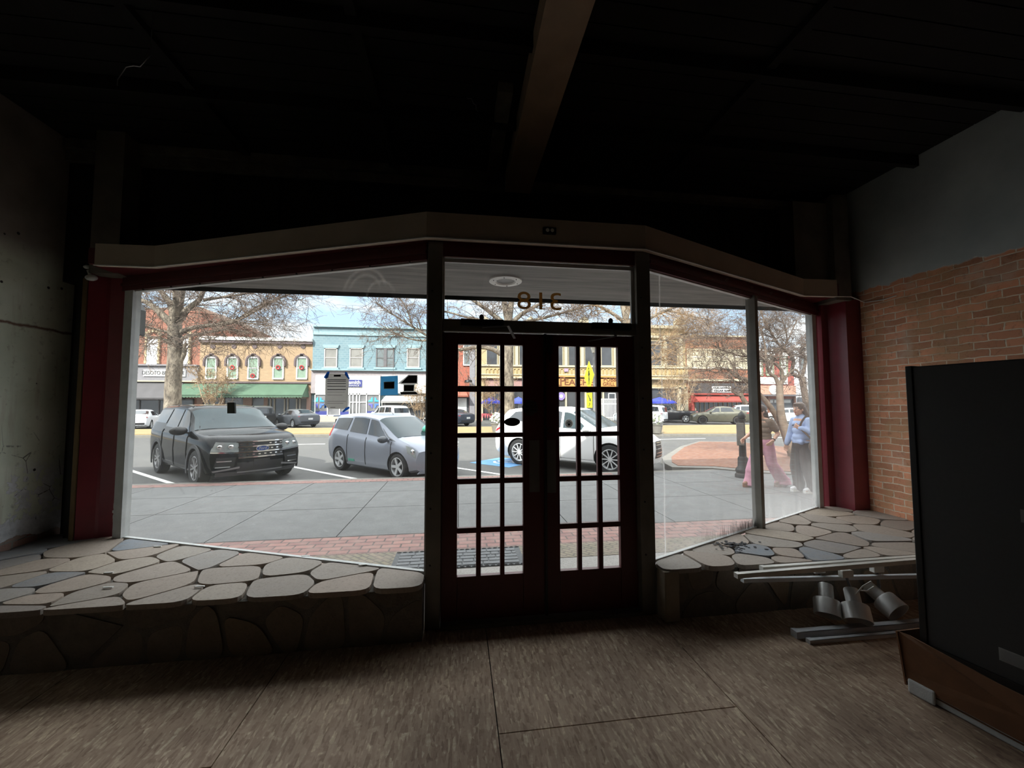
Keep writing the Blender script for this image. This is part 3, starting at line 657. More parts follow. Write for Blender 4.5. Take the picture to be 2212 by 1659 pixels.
rail('track_rail', PY(1645, 1228, 2.66), PY(1645, 1228, 2.66)+Vector((1.9, 0.02, 0.0)), 0.036, 0.03, M_TRACK, 'upper grey track rail lying just below the right ledge edge', 'light tracks by the right ledge')
rail('track_rail', PY(1590, 1243, 2.56), PY(1590, 1243, 2.56)+Vector((2.0, 0.02, 0.02)), 0.036, 0.03, M_TRACK, 'middle grey track rail, the one reaching farthest towards the doors', 'light tracks by the right ledge')
rail('track_rail', PY(1604, 1253, 2.62), PY(1604, 1253, 2.62)+Vector((2.0, 0.05, -0.10)), 0.03, 0.026, M_CHAN, 'lower dark track rail sloping down behind the spotlights', 'light tracks by the right ledge')
rail('shelf_rail', (2.30, 2.50, 0.022), (4.0, 2.48, 0.022), 0.05, 0.044, M_CHAN, 'larger grey slotted rail on the strand board floor', 'rails on the floor', 26)
rail('shelf_rail', (2.335, 2.425, 0.013), (4.0, 2.405, 0.013), 0.032, 0.025, M_CHAN, 'thinner grey rail in front of the larger floor rail', 'rails on the floor', 26)
M_CAN = mat('silver spotlight can', C(222, 222, 220), 0.38, metal=0.15, var=0.06)
def spot(px, py, Y, tilt, pan, label, sc=0.92):
    p = PY(px, py, Y); p.z = max(p.z, 0.118); t = thing('track_spotlight', label, 'spotlight', p, 0, 'spotlights by the right ledge')
    M = Matrix.Rotation(pan, 4, 'Z') @ Matrix.Rotation(tilt, 4, 'X') @ Matrix.Scale(sc, 4)
    q = MB(); q.lathe([(0.0, 0.15), (0.045, 0.15), (0.05, 0.14), (0.05, 0.04), (0.085, 0.03), (0.09, 0.02), (0.09, -0.09), (0.086, -0.09), (0.086, 0.0), (0.0, 0.01)], 28, M); q.build('lamp_can', M_CAN, t, smooth=40)
    q = MB(); q.lathe([(0.0, -0.02), (0.05, -0.03), (0.07, -0.012)], 20, M); q.build('bulb', mat('dark bulb face', C(60, 60, 60), 0.2), t, smooth=40)
    q = MB(); j = M @ Vector((0, 0.06, 0.05)); top = Vector((0.0, 0.06, 0.21)); q.beam(j, (j+top)/2+Vector((0.02, 0, 0)), 0.02, 0.008); q.beam((j+top)/2+Vector((0.02, 0, 0)), top, 0.02, 0.008); q.build('bracket_arm', M_STEEL, t)
    q = MB().box(-0.045, 0.045, 0.04, 0.08, 0.20, 0.25); bevel(q.build('track_adapter', M_TRACK, t), 0.004)
    return t
spot(1786, 1304, 2.63, -0.62, -0.75, 'dull spotlight can farthest left under the track rails')
ms_ = spot(1848, 1316, 2.52, -0.70, -0.60, 'bright silver spotlight can in the middle under the track rails')
spot(1916, 1312, 2.61, -1.1, 0.1, 'spotlight can farthest right, its dark mouth turned to the room')
c0 = PY(1848, 1285, 2.52)
c0 = c0 - Vector(ms_.location)
MB().tube([c0, c0+Vector((0.05, -0.01, 0.06)), c0+Vector((0.12, -0.01, 0.09)), c0+Vector((0.16, 0, 0.05)), c0+Vector((0.12, 0.02, 0.01)), c0+Vector((0.06, 0.03, 0.015))], 0.005, 8).build('lamp_cord', M_WHITE, ms_, smooth=60, label='looped white cord')

# ================================================================== outside: ground
def ground_mat(name, stops, scale, bump, joints=None):
    t = NT(name); v = t.obj(); n = t.noise(v, scale, 8, 0.6); n2 = t.noise(v, 0.35, 5); n3 = t.noise(v, 60, 3)
    c = t.ramp(t.math('ADD', t.math('MULTIPLY', n, 0.6), t.math('MULTIPLY', n2, 0.4)), stops)
    c = t.mix(t.math('MULTIPLY', t.gate(n3, 0.45, 0.7), 0.42), c, C(66, 66, 66))
    t.set('Base Color', c); t.set('Roughness', 0.85); t.bump(n3, bump, 0.004); return t.m
def brick_ground(name, c1, c2, cm, w, h, rot=0.0):
    t = NT(name); v = t.obj((1, 1, 1), (0, 0, rot))
    b = t.N('ShaderNodeTexBrick', {'Vector': v, 'Scale': 1.0, 'Brick Width': w, 'Row Height': h, 'Mortar Size': 0.010, 'Color1': c1, 'Color2': c2, 'Mortar': cm})
    c = t.mix(t.math('MULTIPLY', t.gate(t.noise(v, 8, 5), 0.4, 0.7), 0.4), b.outputs['Color'], C(150, 130, 120))
    t.set('Base Color', c); t.set('Roughness', 0.85); t.bump(t.math('MULTIPLY', b.outputs['Fac'], -1.0), 0.5, 0.005); return t.m
M_CONC = ground_mat('sidewalk concrete', [(0.3, C(92, 92, 91)), (0.55, C(105, 105, 104)), (0.75, C(116, 116, 114))], 4, 0.2)
M_ENTRY = ground_mat('entry concrete', [(0.3, C(140, 136, 131)), (0.7, C(163, 158, 152))], 6, 0.15)
M_ASPH = ground_mat('asphalt', [(0.3, C(69, 69, 69)), (0.55, C(84, 83, 81)), (0.75, C(98, 97, 94))], 5, 0.3)
M_KERB = ground_mat('kerb concrete', [(0.3, C(105, 102, 97)), (0.7, C(128, 125, 117))], 5, 0.2)
M_STRIP = brick_ground('red paving brick', C(146, 108, 100), C(124, 92, 88), C(84, 74, 70), 0.22, 0.115)
M_BASKET = brick_ground('tan woven pavers', C(125, 117, 97), C(113, 108, 92), C(92, 86, 77), 0.12, 0.06, 0.785)
M_ISLE = brick_ground('orange island brick', C(125, 79, 54), C(112, 68, 49), C(105, 81, 65), 0.21, 0.105)
M_GRASS = ground_mat('dry winter grass', [(0.3, C(127, 106, 68)), (0.5, C(145, 124, 82)), (0.75, C(160, 140, 99))], 12, 0.6)
M_LINE = mat('road paint', C(222, 222, 218), 0.7, var=0.1, scale=14)
ST = dict(kind='structure')
MB().box(-70, 90, 9.2, 41, -0.35, -0.15).build('road', M_ASPH, **ST)
g = MB().box(-30, 30, 4.45, 9.12, -0.35, -0.045); g.build('sidewalk_base', mat('dark joint', C(70, 68, 66), 0.9), **ST)
sw = MB(); ys = [5.19, 6.6, 7.75, 8.78]; x = -21.0; rr = random.Random(5)
while x < 21:
    for a, b in zip(ys, ys[1:]): sw.box(x+0.007, x+1.5-0.007, a+0.007, b-0.007, -0.06, -0.03)
    x += 1.5
sw.build('sidewalk', M_CONC, **ST)
MB().box(-21, 21, 4.58, 5.185, -0.06, -0.03).build('paving_strip', M_STRIP, **ST)
MB().box(-21, 3.6, 8.785, 9.06, -0.06, -0.028).build('paving_strip', M_STRIP, **ST)
MB().box(3.6, 21, 8.785, 9.06, -0.06, -0.03).build('sidewalk_edge', M_CONC, **ST)
MB().box(-30, 30, 9.06, 9.22, -0.3, -0.03).build('kerb', M_KERB, **ST)
MB().box(XL, XR, 2.9, 4.58, -0.2, -0.031).build('entry_floor', M_ENTRY, **ST)
MB().box(-2.2, 3.6, 4.16, 4.57, -0.05, -0.027).build('paving_strip', M_BASKET, **ST)
for k, (p, q) in enumerate((((262, 1010), (395, 1052)), ((630, 1008), (803, 1041)), ((975, 1009), (1130, 1032)))):
    a, b = PZ(*p, -0.148), PZ(*q, -0.148); MB().beam(a, b, 0.11, 0.006).build('road_marking', M_LINE, **ST)
for a, b in ((-9, -6), (-3, 0), (3, 6), (9.6, 12.6), (15, 18)):
    MB().box(a, b, 18.75, 18.87, -0.152, -0.145).build('road_marking', M_LINE, **ST)
bp = MB(); c = PZ(1090, 998, -0.147); d1_ = Vector((0.71, -0.71, 0)); d2_ = Vector((0.71, 0.71, 0))
bp.prism([c+d1_*a*0.75+d2_*b*0.75 for a, b in ((-1, -1), (1, -1), (1, 1), (-1, 1))], (0, 0, 0.003)); o = bp.build('road_marking', mat('blue road paint', C(92, 140, 186), 0.8), **ST)
bp = MB(); cc = c+Vector((0, 0, 0.004))
bp.beam(cc-d1_*0.35, cc+d1_*0.15, 0.09, 0.003); bp.beam(cc+d1_*0.15, cc+d1_*0.2+d2_*0.35, 0.09, 0.003)
for k in range(10): bp.beam(cc+(d1_*math.cos(k*.5)+d2_*math.sin(k*.5))*0.32, cc+(d1_*math.cos(k*.5+.5)+d2_*math.sin(k*.5+.5))*0.32, 0.08, 0.003)
bp.build('wheelchair_symbol', M_LINE, o)
md = [(-60, 28.0), (-8.65, 23.1), (14.4, 19.95), (60, 14.0), (60, 27.5), (-60, 31.0)]
MB().prism([(x, y, -0.3) for x, y in md], (0, 0, 0.28)).build('median_kerb', M_KERB, **ST)
mi = [(-60, 28.2), (-8.6, 23.45), (14.45, 20.3), (60, 14.4), (60, 27.2), (-60, 30.7)]
MB().prism([(x, y, -0.1) for x, y in mi], (0, 0, 0.12)).build('median_grass', M_GRASS, label='strip of dry yellow grass on the median between the two roadways', cat='grass', kind='stuff')
isl = [PZ(x, y, 0.0) for x, y in ((1430, 988), (1436, 1001), (1452, 1009), (1540, 1011), (1640, 1020), (1800, 1028), (1800, 975), (1600, 954), (1510, 953), (1470, 964))]
MB().prism([(p.x, p.y, -0.3) for p in isl], (0, 0, 0.30)).build('island_kerb', M_KERB, **ST)
cI = sum(isl, Vector())/len(isl)
MB().prism([tuple((p + (cI-p).normalized()*0.32)[:2]) + (-0.1,) for p in isl], (0, 0, 0.112)).build('island_paving', M_ISLE, **ST)
MB().box(-70, 90, 37.6, 41.2, -0.3, 0.0).build('far_sidewalk', M_CONC, **ST)
MB().box(-140, 160, 41.2, 120, -0.4, -0.1).build('far_ground', M_ASPH, **ST)
# recess soffit with its round light, and the building's own upper front
sf = MB().prism([(x, y, 2.80) for x, y in ((-0.235, 3.02), (1.51, 2.99), (4.286, 4.26), (4.286, 4.46), (-3.115, 4.46), (-3.115, 4.21))], (0, 0, 0.03))
tS = NT('streaked grey soffit'); v = tS.obj((0.8, 9, 1)); n = tS.noise(v, 1.6, 6, 0.6)
tS.set('Base Color', tS.ramp(n, [(0.3, C(98, 96, 93)), (0.7, C(146, 143, 137))])); tS.set('Roughness', 0.7); tS.bump(n, 0.15)
sf.build('soffit', tS.m, **ST)
lm = PZ(1092, 606, 2.80)
lt = thing('soffit_light', 'round white rimmed light let into the entrance soffit', 'ceiling light', lm)
MB().lathe([(0.16, 0.0), (0.158, -0.012), (0.10, -0.016), (0.088, -0.004), (0.088, 0.002)], 40).build('rim', M_WHITE, lt, smooth=40)
MB().lathe([(0.088, -0.004), (0.0, -0.004)], 32).build('lens', mat('dull grey lens', C(128, 126, 122), 0.5), lt)
for k in range(6): MB().ell((0.125*math.cos(k*PI/3+.3), 0.125*math.sin(k*PI/3+.3), -0.016), 0.005, 8, 4).build('screw', M_BLACK, lt)
FM = mat('upper front stucco', C(196, 188, 174), 0.8)
MB().box(-30, XL-0.3, -3, 4.45, -0.3, 7.6).build('wall_exterior', FM, **ST)
MB().box(XR+0.3, 30, -3, 4.45, -0.3, 6.0).build('wall_exterior', FM, **ST)
for x0, x1 in ((XL-0.3, -3.40), (4.60, XR+0.3)): MB().box(x0, x1, 4.455, 4.50, -0.1, 2.85).build('trim_8', M_RED, **ST)
p = PY(297, 690, 4.62)
wl_ = thing('wall_lantern', 'dark lantern hanging outside at the left edge of the left shop window', 'lantern', (p.x-0.03, 4.62, p.z))
f = MB(); f.prism([(-0.07, -0.05, -0.17), (0.075, -0.05, -0.17), (0.075, -0.05, 0.10), (0.03, -0.05, 0.19), (-0.07, -0.05, 0.19)], (0, 0.1, 0)); bevel(f.build('housing', mat('weathered dark metal', C(50, 50, 48), 0.6, var=0.3), wl_), 0.006)
f = MB().beam((-0.03, 0, 0.1), (-0.03, -0.14, 0.1), 0.03, 0.03); f.build('bracket', M_BLACK, wl_)
# door mats
M_MAT = mat('black rubber mat', C(70, 72, 74), 0.7, var=0.25, scale=30)
dm = thing('door_mat', 'large dark rubber door mat with a stone block pattern outside the left door', 'door mat', (-0.05, 4.30, -0.03))
b = MB().box(-0.62, 0.74, -0.26, 0.24, 0.0, 0.008); b.build('base', M_MAT, dm)
b = MB(); rr = random.Random(2)
for r in range(5):
    x = -0.57
    while x < 0.66:
        w = rr.uniform(0.09, 0.24); x2 = min(x+w, 0.69); b.box(x, x2-0.012, -0.215+r*0.083, -0.215+r*0.083+0.07, 0.008, 0.015); x = x2
bevel(b.build('block_relief', mat('grey mat relief', C(92, 94, 96), 0.65, var=0.2), dm), 0.004)
for s in (-0.245, 0.222):
    b = MB()
    for k in range(22): b.lathe([(0.026, 0), (0.022, 0.007), (0.012, 0.007), (0.010, 0)], 10, Matrix.Translation((-0.59+k*0.062, s, 0.008)) @ Matrix.Diagonal((1, .4, 1, 1)))
    b.build('scroll_border', M_MAT, dm)

# ================================================================== far side of the street
YF = 41.0
def FX(px): return PY(px, 860, YF).x
def FZ(px, py): return PY(px, py, YF).z
M_GL_FAR = mat('dark shop glass', C(62, 64, 68), 0.08, var=0.3, scale=0.5, spec=0.8)
M_PANE = mat('upper window glass', C(108, 116, 118), 0.1, var=0.25, scale=0.8, spec=0.8)
def wbrick(name, c1, c2, cm, w=0.42, h=0.15, var=0.3, tint=None):
    t = NT(name); v = t.obj(); s = t.N('ShaderNodeSeparateXYZ', {0: v}); vec = t.N('ShaderNodeCombineXYZ', {0: s.outputs['X'], 1: s.outputs['Z']})
    b = t.N('ShaderNodeTexBrick', {'Vector': vec.outputs[0], 'Scale': 1.0, 'Brick Width': w, 'Row Height': h, 'Mortar Size': 0.018, 'Color1': c1, 'Color2': c2, 'Mortar': cm})
    c = t.mix(t.math('MULTIPLY', t.gate(t.noise(v, 0.8, 5), 0.4, 0.7), var), b.outputs['Color'], tint or c2)
    t.set('Base Color', c); t.set('Roughness', 0.85); t.bump(t.math('MULTIPLY', b.outputs['Fac'], -1.0), 0.4, 0.02); return t.m
M_B1 = wbrick('red brick front', C(144, 92, 74), C(130, 81, 66), C(142, 104, 88))
M_B2 = wbrick('tan painted brick', C(160, 137, 109), C(151, 128, 102), C(149, 127, 100))
M_B3 = wbrick('blue painted brick', C(111, 132, 139), C(99, 123, 132), C(127, 146, 151), 0.4, 0.22)
M_B4 = wbrick('orange painted brick', C(154, 90, 73), C(146, 83, 67), C(151, 90, 74))
M_B6 = wbrick('orange brown brick', C(142, 92, 69), C(127, 80, 60), C(137, 99, 80))
M_B7 = wbrick('bright red painted brick', C(153, 76, 66), C(144, 71, 60), C(147, 76, 66))
M_CRM = mat('cream stone', C(160, 146, 113), 0.8, var=0.08, scale=2); M_CRM2 = mat('pale cream stone', C(172, 163, 140), 0.8, var=0.08)
M_GREYP = mat('grey painted front', C(123, 121, 125), 0.8, var=0.1); M_BRN = mat('brown violet trim', C(90, 76, 78), 0.7)
M_GREEN = mat('green canvas', C(67, 92, 73), 0.8, var=0.12, scale=1.5); M_DKAWN = mat('charcoal canvas', C(76, 74, 76), 0.8, var=0.15, scale=1.5)
M_REDAWN = mat('red canvas', C(144, 60, 52), 0.8, var=0.08); M_LBLUE = mat('pale blue trim', C(128, 154, 161), 0.7)
M_NAVY = mat('navy blue panel', C(50, 57, 120), 0.5); M_GREYF = mat('grey window frame', C(90, 87, 90), 0.6); M_ROOF = mat('brown shingle', C(106, 85, 73), 0.9, var=0.2, scale=3)
M_CURT = mat('sage curtain', C(118, 137, 121), 0.8, var=0.2, scale=8); M_WREATH = mat('red wreath', C(154, 38, 40), 0.7)
M_ORNG = mat('orange sign board', C(179, 130, 73), 0.7, var=0.05); M_SIGNBR = mat('sign brown', C(97, 57, 29), 0.7)
M_WHITE2 = mat('sign white', C(194, 194, 193), 0.6, var=0.03)
class Bld:
    def __init__(s, name, label, a, b, top, m, depth=9, ypx=None):
        s.x0, s.x1 = FX(a), FX(b); s.zt = FZ((a+b)/2, top); s.t = thing(name, label, 'building', ((s.x0+s.x1)/2, YF, 0)); s.o = Vector(s.t.location)
        s.slab('wall', m, a, b, top, None, 0, -depth)
    def B(s, mb, a, b, t, bt, y0, y1):                # box in facade pixels, y measured out from the wall
        x0, x1 = FX(a)-s.o.x, FX(b)-s.o.x; c = (a+b)/2
        z1 = FZ(c, t); z0 = FZ(c, bt) if bt is not None else -0.12
        return mb.box(x0, x1, -y1, -y0, z0, z1) if y1 > y0 else mb.box(x0, x1, -y0, -y1, z0, z1)
    def slab(s, name, m, a, b, t, bt, y0, y1, parent=None, **tags):
        return s.B(MB(), a, b, t, bt, y0, y1).build(name, m, parent or s.t, **tags)
    def window(s, a, b, t, bt, fm, pm=None, fr=2.2, cross=True, grid=None, **tags):
        f = MB()
        s.B(f, a, b, t, t+fr, 0, .12); s.B(f, a, b, bt-fr, bt, 0, .14); s.B(f, a, a+fr, t, bt, 0, .12); s.B(f, b-fr, b, t, bt, 0, .12)
        if cross: s.B(f, a, b, (t+bt)/2-.6, (t+bt)/2+.6, 0, .09)
        if grid:
            nx, nz = grid
            for k in range(1, nx): s.B(f, a+(b-a)*k/nx-.35, a+(b-a)*k/nx+.35, t, bt, 0, .09)
            for k in range(1, nz): s.B(f, a, b, t+(bt-t)*k/nz-.35, t+(bt-t)*k/nz+.35, 0, .09)
        w = f.build('window', fm, s.t, **tags); s.slab('pane', pm or M_PANE, a+fr*.8, b-fr*.8, t+fr*.8, bt-fr*.8, 0, .05, w); return w
    def awning(s, a, b, t, bt, m, out=1.5, val=2.5, left=True, scallop=False):
        x0, x1 = FX(a)-s.o.x, FX(b)-s.o.x; z1 = FZ((a+b)/2, t); zb = FZ((a+b)/2, bt); zv = FZ((a+b)/2, bt-val)
        f = MB(); sh = 0.8
        # top slope, valance, ends; 4 cm thick canvas on its frame
        tl, tr = Vector((x0+sh*.3, -0.05, z1)), Vector((x1-sh*.3, -0.05, z1)); bl, br = Vector((x0, -out, zv)), Vector((x1, -out, zv))
        f.prism([tl, tr, br, bl], (0, 0.0, -0.04)); f.prism([bl, br, br+Vector((0, 0, zb-zv)), bl+Vector((0, 0, zb-zv))], (0, 0.04, 0))
        for P, Q in ((tl, bl), (tr, br)): f.prism([P, Q, Q+Vector((0, 0, zb-zv)), Vector((Q.x, -0.05, zb))], (0.03, 0, 0))
        if scallop:
            n = int((x1-x0)/0.25)
            for k in range(n):
                xa = x0+(x1-x0)*k/n; w = (x1-x0)/n
                f.prism([(xa, -out, zb), (xa+w, -out, zb), (xa+w*.75, -out, zb-.08), (xa+w*.25, -out, zb-.08)], (0, 0.03, 0))
        return f.build('awning', m, s.t)
    def text(s, txt, cx, cy, hpx, m, parent, y=0.1, sx=1.0, bold=0.0, name='lettering'):
        size = hpx*YF/FPX*1.38
        return lettering(txt, size, 0.01, m, FRONT(FX(cx)-s.o.x, -y, FZ(cx, cy)), parent, sx=sx, bold=bold, name=name)

# --- red brick building
b = Bld('brick_building', 'red brick building with white arched windows, far left across the street', 130, 428, 668, M_B1, 14)
f = MB()
f.prism([PY(x, y, 50.6)-b.o for x, y in ((130, 669), (434, 663), (585, 738), (585, 775), (130, 775))], (0, 10, 0)); f.build('roof', M_ROOF, b.t)
for a in (146, 196, 246, 314, 381):
    w = b.window(a, a+24, 727, 787, M_WHITE, mat('white blind', C(206, 208, 212), 0.4), 2.5)
    f = MB()
    for k in range(8):
        for s in (-3.5, 24.5): b.B(f, a+s-(k % 2)*.8, a+s+3+(k % 2)*.8, 727+k*7.4, 727+k*7.4+6.6, 0, .18)
    for k in range(7):
        an = PI*k/6; b.B(f, a+12-16*math.cos(an)-2.5, a+12-16*math.cos(an)+2.5, 724-10*math.sin(an)-2, 724-10*math.sin(an)+4, 0, .2)
    f.build('stone_surround', mat('rough tan stone', C(176, 158, 128), 0.9, var=0.25), w)
b.slab('cornice', M_GREYP, 130, 428, 787, 790, 0, .4); b.slab('sign_band', M_GREYP, 130, 428, 790, 822, 0, .2)
b.slab('ledge_line', M_CRM2, 130, 428, 822, 824.5, 0, .3)
b.awning(240, 402, 825, 863, M_DKAWN, 1.6)
sg = b.slab('sign_board', M_WHITE2, 312, 402.5, 799, 813.5, 0.2, .28)
b.text('DESOTO BEAU', 343, 806.3, 7.6, M_INK, sg, .29, .78); b.text('EYE', 393, 806.3, 7.6, M_INK, sg, .29, .8)
b.slab('shop_glass', M_GL_FAR, 140, 420, 864, None, 0, .06)
f = MB()
for a in (140, 190, 240, 286, 303, 345, 385, 418): b.B(f, a, a+2, 862, None, 0, .14)
b.B(f, 140, 420, 862, 865, 0, .14)
b.B(f, 140, 420, 905, None, 0, .13); f.build('shop_frame', M_GREYF, b.t)

# --- tan building
b = Bld('tan_building', 'tan painted brick building with five white windows and a green awning', 428, 673, 731, M_B2)
b.slab('cornice', M_WHITE, 428.5, 672.5, 729.5, 736.5, -.1, .35); b.slab('cornice_band', M_BRN, 427.5, 673, 736.5, 742, 0, .25)
for x in (456, 501.7, 547, 601, 652): f = MB(); f.lathe([(0, 0), (0.22, 0), (0.22, -0.06), (0, -0.06)], 20, Matrix.Translation((FX(x)-b.o.x, 0, FZ(x, 748.5))) @ Matrix.Rotation(-PI/2, 4, 'X')); f.build('vent_disc', M_BRN, b.t)
for k, x in enumerate((454.5, 500.8, 545.7, 600, 651)):
    w = b.window(x-12, x+12, 771.5, 819.5, M_WHITE, M_CURT, 2.6)
    f = MB(); n = 9
    for i in range(n):
        a0 = PI*i/n; q = lambda an, r: (x-r*math.cos(an), 779-r*.82*math.sin(an)); P = [q(a0, 12.6), q(a0+PI/n, 12.6), q(a0+PI/n, 16), q(a0, 16)]
        f.prism([(FX(px)-b.o.x, 0, FZ(px, py)) for px, py in P], (0, -.25, 0))
    for s in (-16.3, 12.6): b.B(f, x+s, x+s+3.7, 779, 791, 0, .25)
    b.B(f, x-3.5, x+3.5, 764, 769, 0, .25); f.build('window_hood', M_BRN, w)
    b.slab('lintel', M_WHITE, x-11.5, x+11.5, 769.5, 774, 0, .13, w)
    if k != 0:
        f = MB(); zc = 794 if k != 2 else 812; c = Vector((FX(x)-b.o.x, -.16, FZ(x, zc)))
        for i in range(16):
            an = 2*PI*i/16; f.ell(c + Vector((0.16*math.cos(an), 0, 0.17*math.sin(an))), (0.07, 0.05, 0.07), 8, 5)
        f.build('wreath', M_WREATH, w, smooth=60)
b.slab('sill_band', M_BRN, 428, 673, 824.5, 828, 0, .2)
b.awning(386, 669, 828.5, 858, M_GREEN, 1.9, 3.5, scallop=True)
for a, e in ((428, 440), (478, 486), (528, 546), (572, 580), (664, 673)): b.slab('brick_pier', mat('pinkish brick pier', C(150, 120, 108), 0.85), a, e, 845, None, 0, .2)
b.slab('shop_glass', M_GL_FAR, 428, 673, 857, None, 0, .05)
f = MB()
for a in (578, 585, 593, 615, 622, 641, 648, 664): b.B(f, a, a+2.6, 857, None, 0, .16)
b.B(f, 578, 667, 857, 861, 0, .16); b.B(f, 578, 593, 896, None, 0, .15); b.B(f, 622, 667, 898, None, 0, .15); f.build('shop_frame', mat('beige shop frame', C(170, 160, 146), 0.7), b.t)

# --- blue building
b = Bld('blue_building', 'pale blue painted brick building with grey sash windows and a white shop sign', 673, 960, 708, M_B3)
b.slab('coping', M_LBLUE, 673.5, 959.5, 706.5, 709.5, -.1, .25); b.slab('cornice_band', M_LBLUE, 673, 960, 719, 726, 0, .12)
for a, e in ((699, 727), (754, 782.5), (811, 850), (878, 905.5), (928, 952)):
    dk = a == 811
    w = b.window(a, e, 752, 794, M_GREYF if dk else mat('taupe sash', C(176, 170, 166), 0.6), None if dk else mat('taupe blind', C(122, 120, 116), 0.5, var=0.2, scale=1.2), 2.0)
    if dk: b.slab('mullion', M_GREYF, 828, 834.5, 752, 794, 0, .13, w)
    b.slab('window_sill', M_LBLUE, a-4, e+4, 794, 798, 0, .25, w)
    f = MB(); P = [(a-1, 752), (e+1, 752), (e+4, 745.5), (a-4, 745.5)]; f.prism([(FX(p)-b.o.x, 0, FZ(p, q)) for p, q in P], (0, -.15, 0)); f.build('window_hood', M_LBLUE, w)
b.slab('cornice', M_LBLUE, 673.5, 959.5, 800, 802, 0, .6); b.slab('sign_band', mat('taupe band', C(142, 134, 136), 0.8), 673.5, 959.5, 802, 850, 0, .3)
f = MB()
for a, e in ((684, 822), (826, 955)):
    b.B(f, a, e, 812, 850, .3, .4)
    n = int((e-a)/3.2)
    for k in range(n): b.B(f, a+(e-a)*k/n, a+(e-a)*(k+.5)/n, 814, 849, .4, .46)
f.build('ribbed_panel', M_WHITE, b.t)
sg = b.slab('sign_board', M_NAVY, 745, 784, 821, 836, .46, .56); b.text('nsmith', 766, 827, 7.6, M_WHITE2, sg, .58, 1.0, .012); b.text('FINANCE', 766, 833.6, 3, M_WHITE2, sg, .58, 1.35)
b.slab('shop_glass', mat('pale shop glass', C(112, 112, 114), 0.15, var=0.3, scale=1.5), 684, 822, 850, None, .3, .34)
f = MB()
for a in (683, 710, 736, 757, 764, 772, 778, 793, 820.5): b.B(f, a, a+2, 850, None, .3, .44)
b.B(f, 683, 822, 850, 853, .3, .44); b.B(f, 757, 795, 868, 870, .3, .42); b.B(f, 683, 757, 896, 898.5, .3, .44); b.B(f, 793, 822, 896, 898.5, .3, .44); f.build('shop_frame', M_WHITE, b.t)
b.slab('blue_band', M_NAVY, 684, 711, 888, 896, .34, .4); b.slab('blue_band', M_NAVY, 795, 821, 888, 896, .34, .4); b.slab('blue_band', M_NAVY, 738, 757, 889, 896, .34, .4)
for cx in (692, 809):
    for k, (sx, sz, col) in enumerate(((-1, -1, C(70, 190, 222)), (1, -1, C(62, 150, 224)), (-1, 1, C(92, 92, 168)), (1, 1, C(72, 110, 204)))):
        f = MB(); P = [(2, 1.5), (9.5, 7), (11.5, 10), (5.5, 10.5), (5.5, 7.5), (2, 11)]; P = [(2, 2), (2, 10.5), (4.5, 12), (5.2, 7), (12, 6), (10.5, 3.5)]
        P = [(2, 2), (11.5, 2), (10, 5.5), (6, 6), (5.5, 10), (2, 12)]
        f.prism([(FX(cx+sx*p)-b.o.x, -.36, FZ(cx, 870+sz*q)) for p, q in P], (0, -.03, 0)); f.build('star_decal', mat('decal %d' % k, col, 0.5), b.t)
b.slab('stall_riser', mat('beige panel', C(176, 160, 144), 0.8), 684, 757, 898, None, .3, .5)
b.awning(828, 918, 854, 870, mat('pale grey canvas', C(168, 166, 164), 0.8), 1.4)
b.slab('shop_glass', M_GL_FAR, 826, 958, 868, None, .3, .34)
f = MB()
for a in (826, 832, 878, 884, 897, 915, 940, 956): b.B(f, a, a+2, 866, None, .3, .44)
b.B(f, 826, 958, 902, 905, .3, .44); f.build('shop_frame', mat('shop frame grey', C(160, 158, 154), 0.6), b.t)

# --- orange building behind the left door
b = Bld('orange_building', 'orange red painted building seen through the left door panes', 960, 1036, 712, M_B4)
for a in (966, 1000): b.window(a, a+17, 735, 790, M_WHITE, None, 2)
b.slab('grey_pier', M_GREYP, 1014, 1026, 745, None, 0, .25); b.slab('pale_pier', M_CRM2, 1027, 1032, 730, None, 0, .3)
b.awning(962, 1010, 842, 858, M_B4, 1.2); b.slab('shop_glass', M_GL_FAR, 962, 1013, 858, None, 0, .06)
f = MB(); b.B(f, 985, 1008, 860, 892, 0, .14); f.build('white_panel', M_WHITE, b.t)
f = MB(); c = Vector((FX(1011)-b.o.x, -.9, FZ(1011, 824))); f.lathe([(0, .35), (0.05, .34), (0.07, .14), (0.36, .08), (0.40, -.14), (0.37, -.16), (0.0, -.02)], 20, Matrix.Translation(c)); f.tube([c+Vector((0, 0, .34)), c+Vector((0, .4, .6)), c+Vector((0, .9, .55))], 0.035, 8); f.build('barn_lamp', M_BLACK, b.t, smooth=40)

# --- cream building with the pub
b = Bld('cream_building', 'ornate cream stone building with arched balcony band and orange pub sign', 1036, 1483, 703, M_CRM)
f = MB(); b.B(f, 1036.5, 1482.5, 700, 706, 0, .5); b.B(f, 1036, 1483, 722, 727, 0, .3)
for x in (1047, 1146, 1262, 1375, 1472):
    b.B(f, x-9, x+9, 692, 701, -.5, .4)
    f.prism([(FX(x+p)-b.o.x, -.4, FZ(x, q)) for p, q in ((-10, 693), (10, 693), (0, 684))], (0, .6, 0))
f.build('parapet', M_CRM2, b.t)
x = 1050
while x < 1475:
    if not (1128 < x < 1140): b.window(x, x+25, 736, 791, M_CRM2, M_GL_FAR, 1.5, cross=False)
    b.slab('pier', M_CRM2, x+27, x+33, 728, 792, 0, .35); x += 35.5
b.slab('balcony_band', M_CRM, 1036, 1483, 792, 818, 0, .45)
f = MB(); b.B(f, 1036.5, 1482.5, 791, 794.5, 0, .6); b.B(f, 1036.5, 1482.5, 810, 812, 0, .55); b.B(f, 1036.5, 1482.5, 816, 819, 0, .6)
f.build('moulding', M_CRM2, b.t)
f = MB(); x = 1052
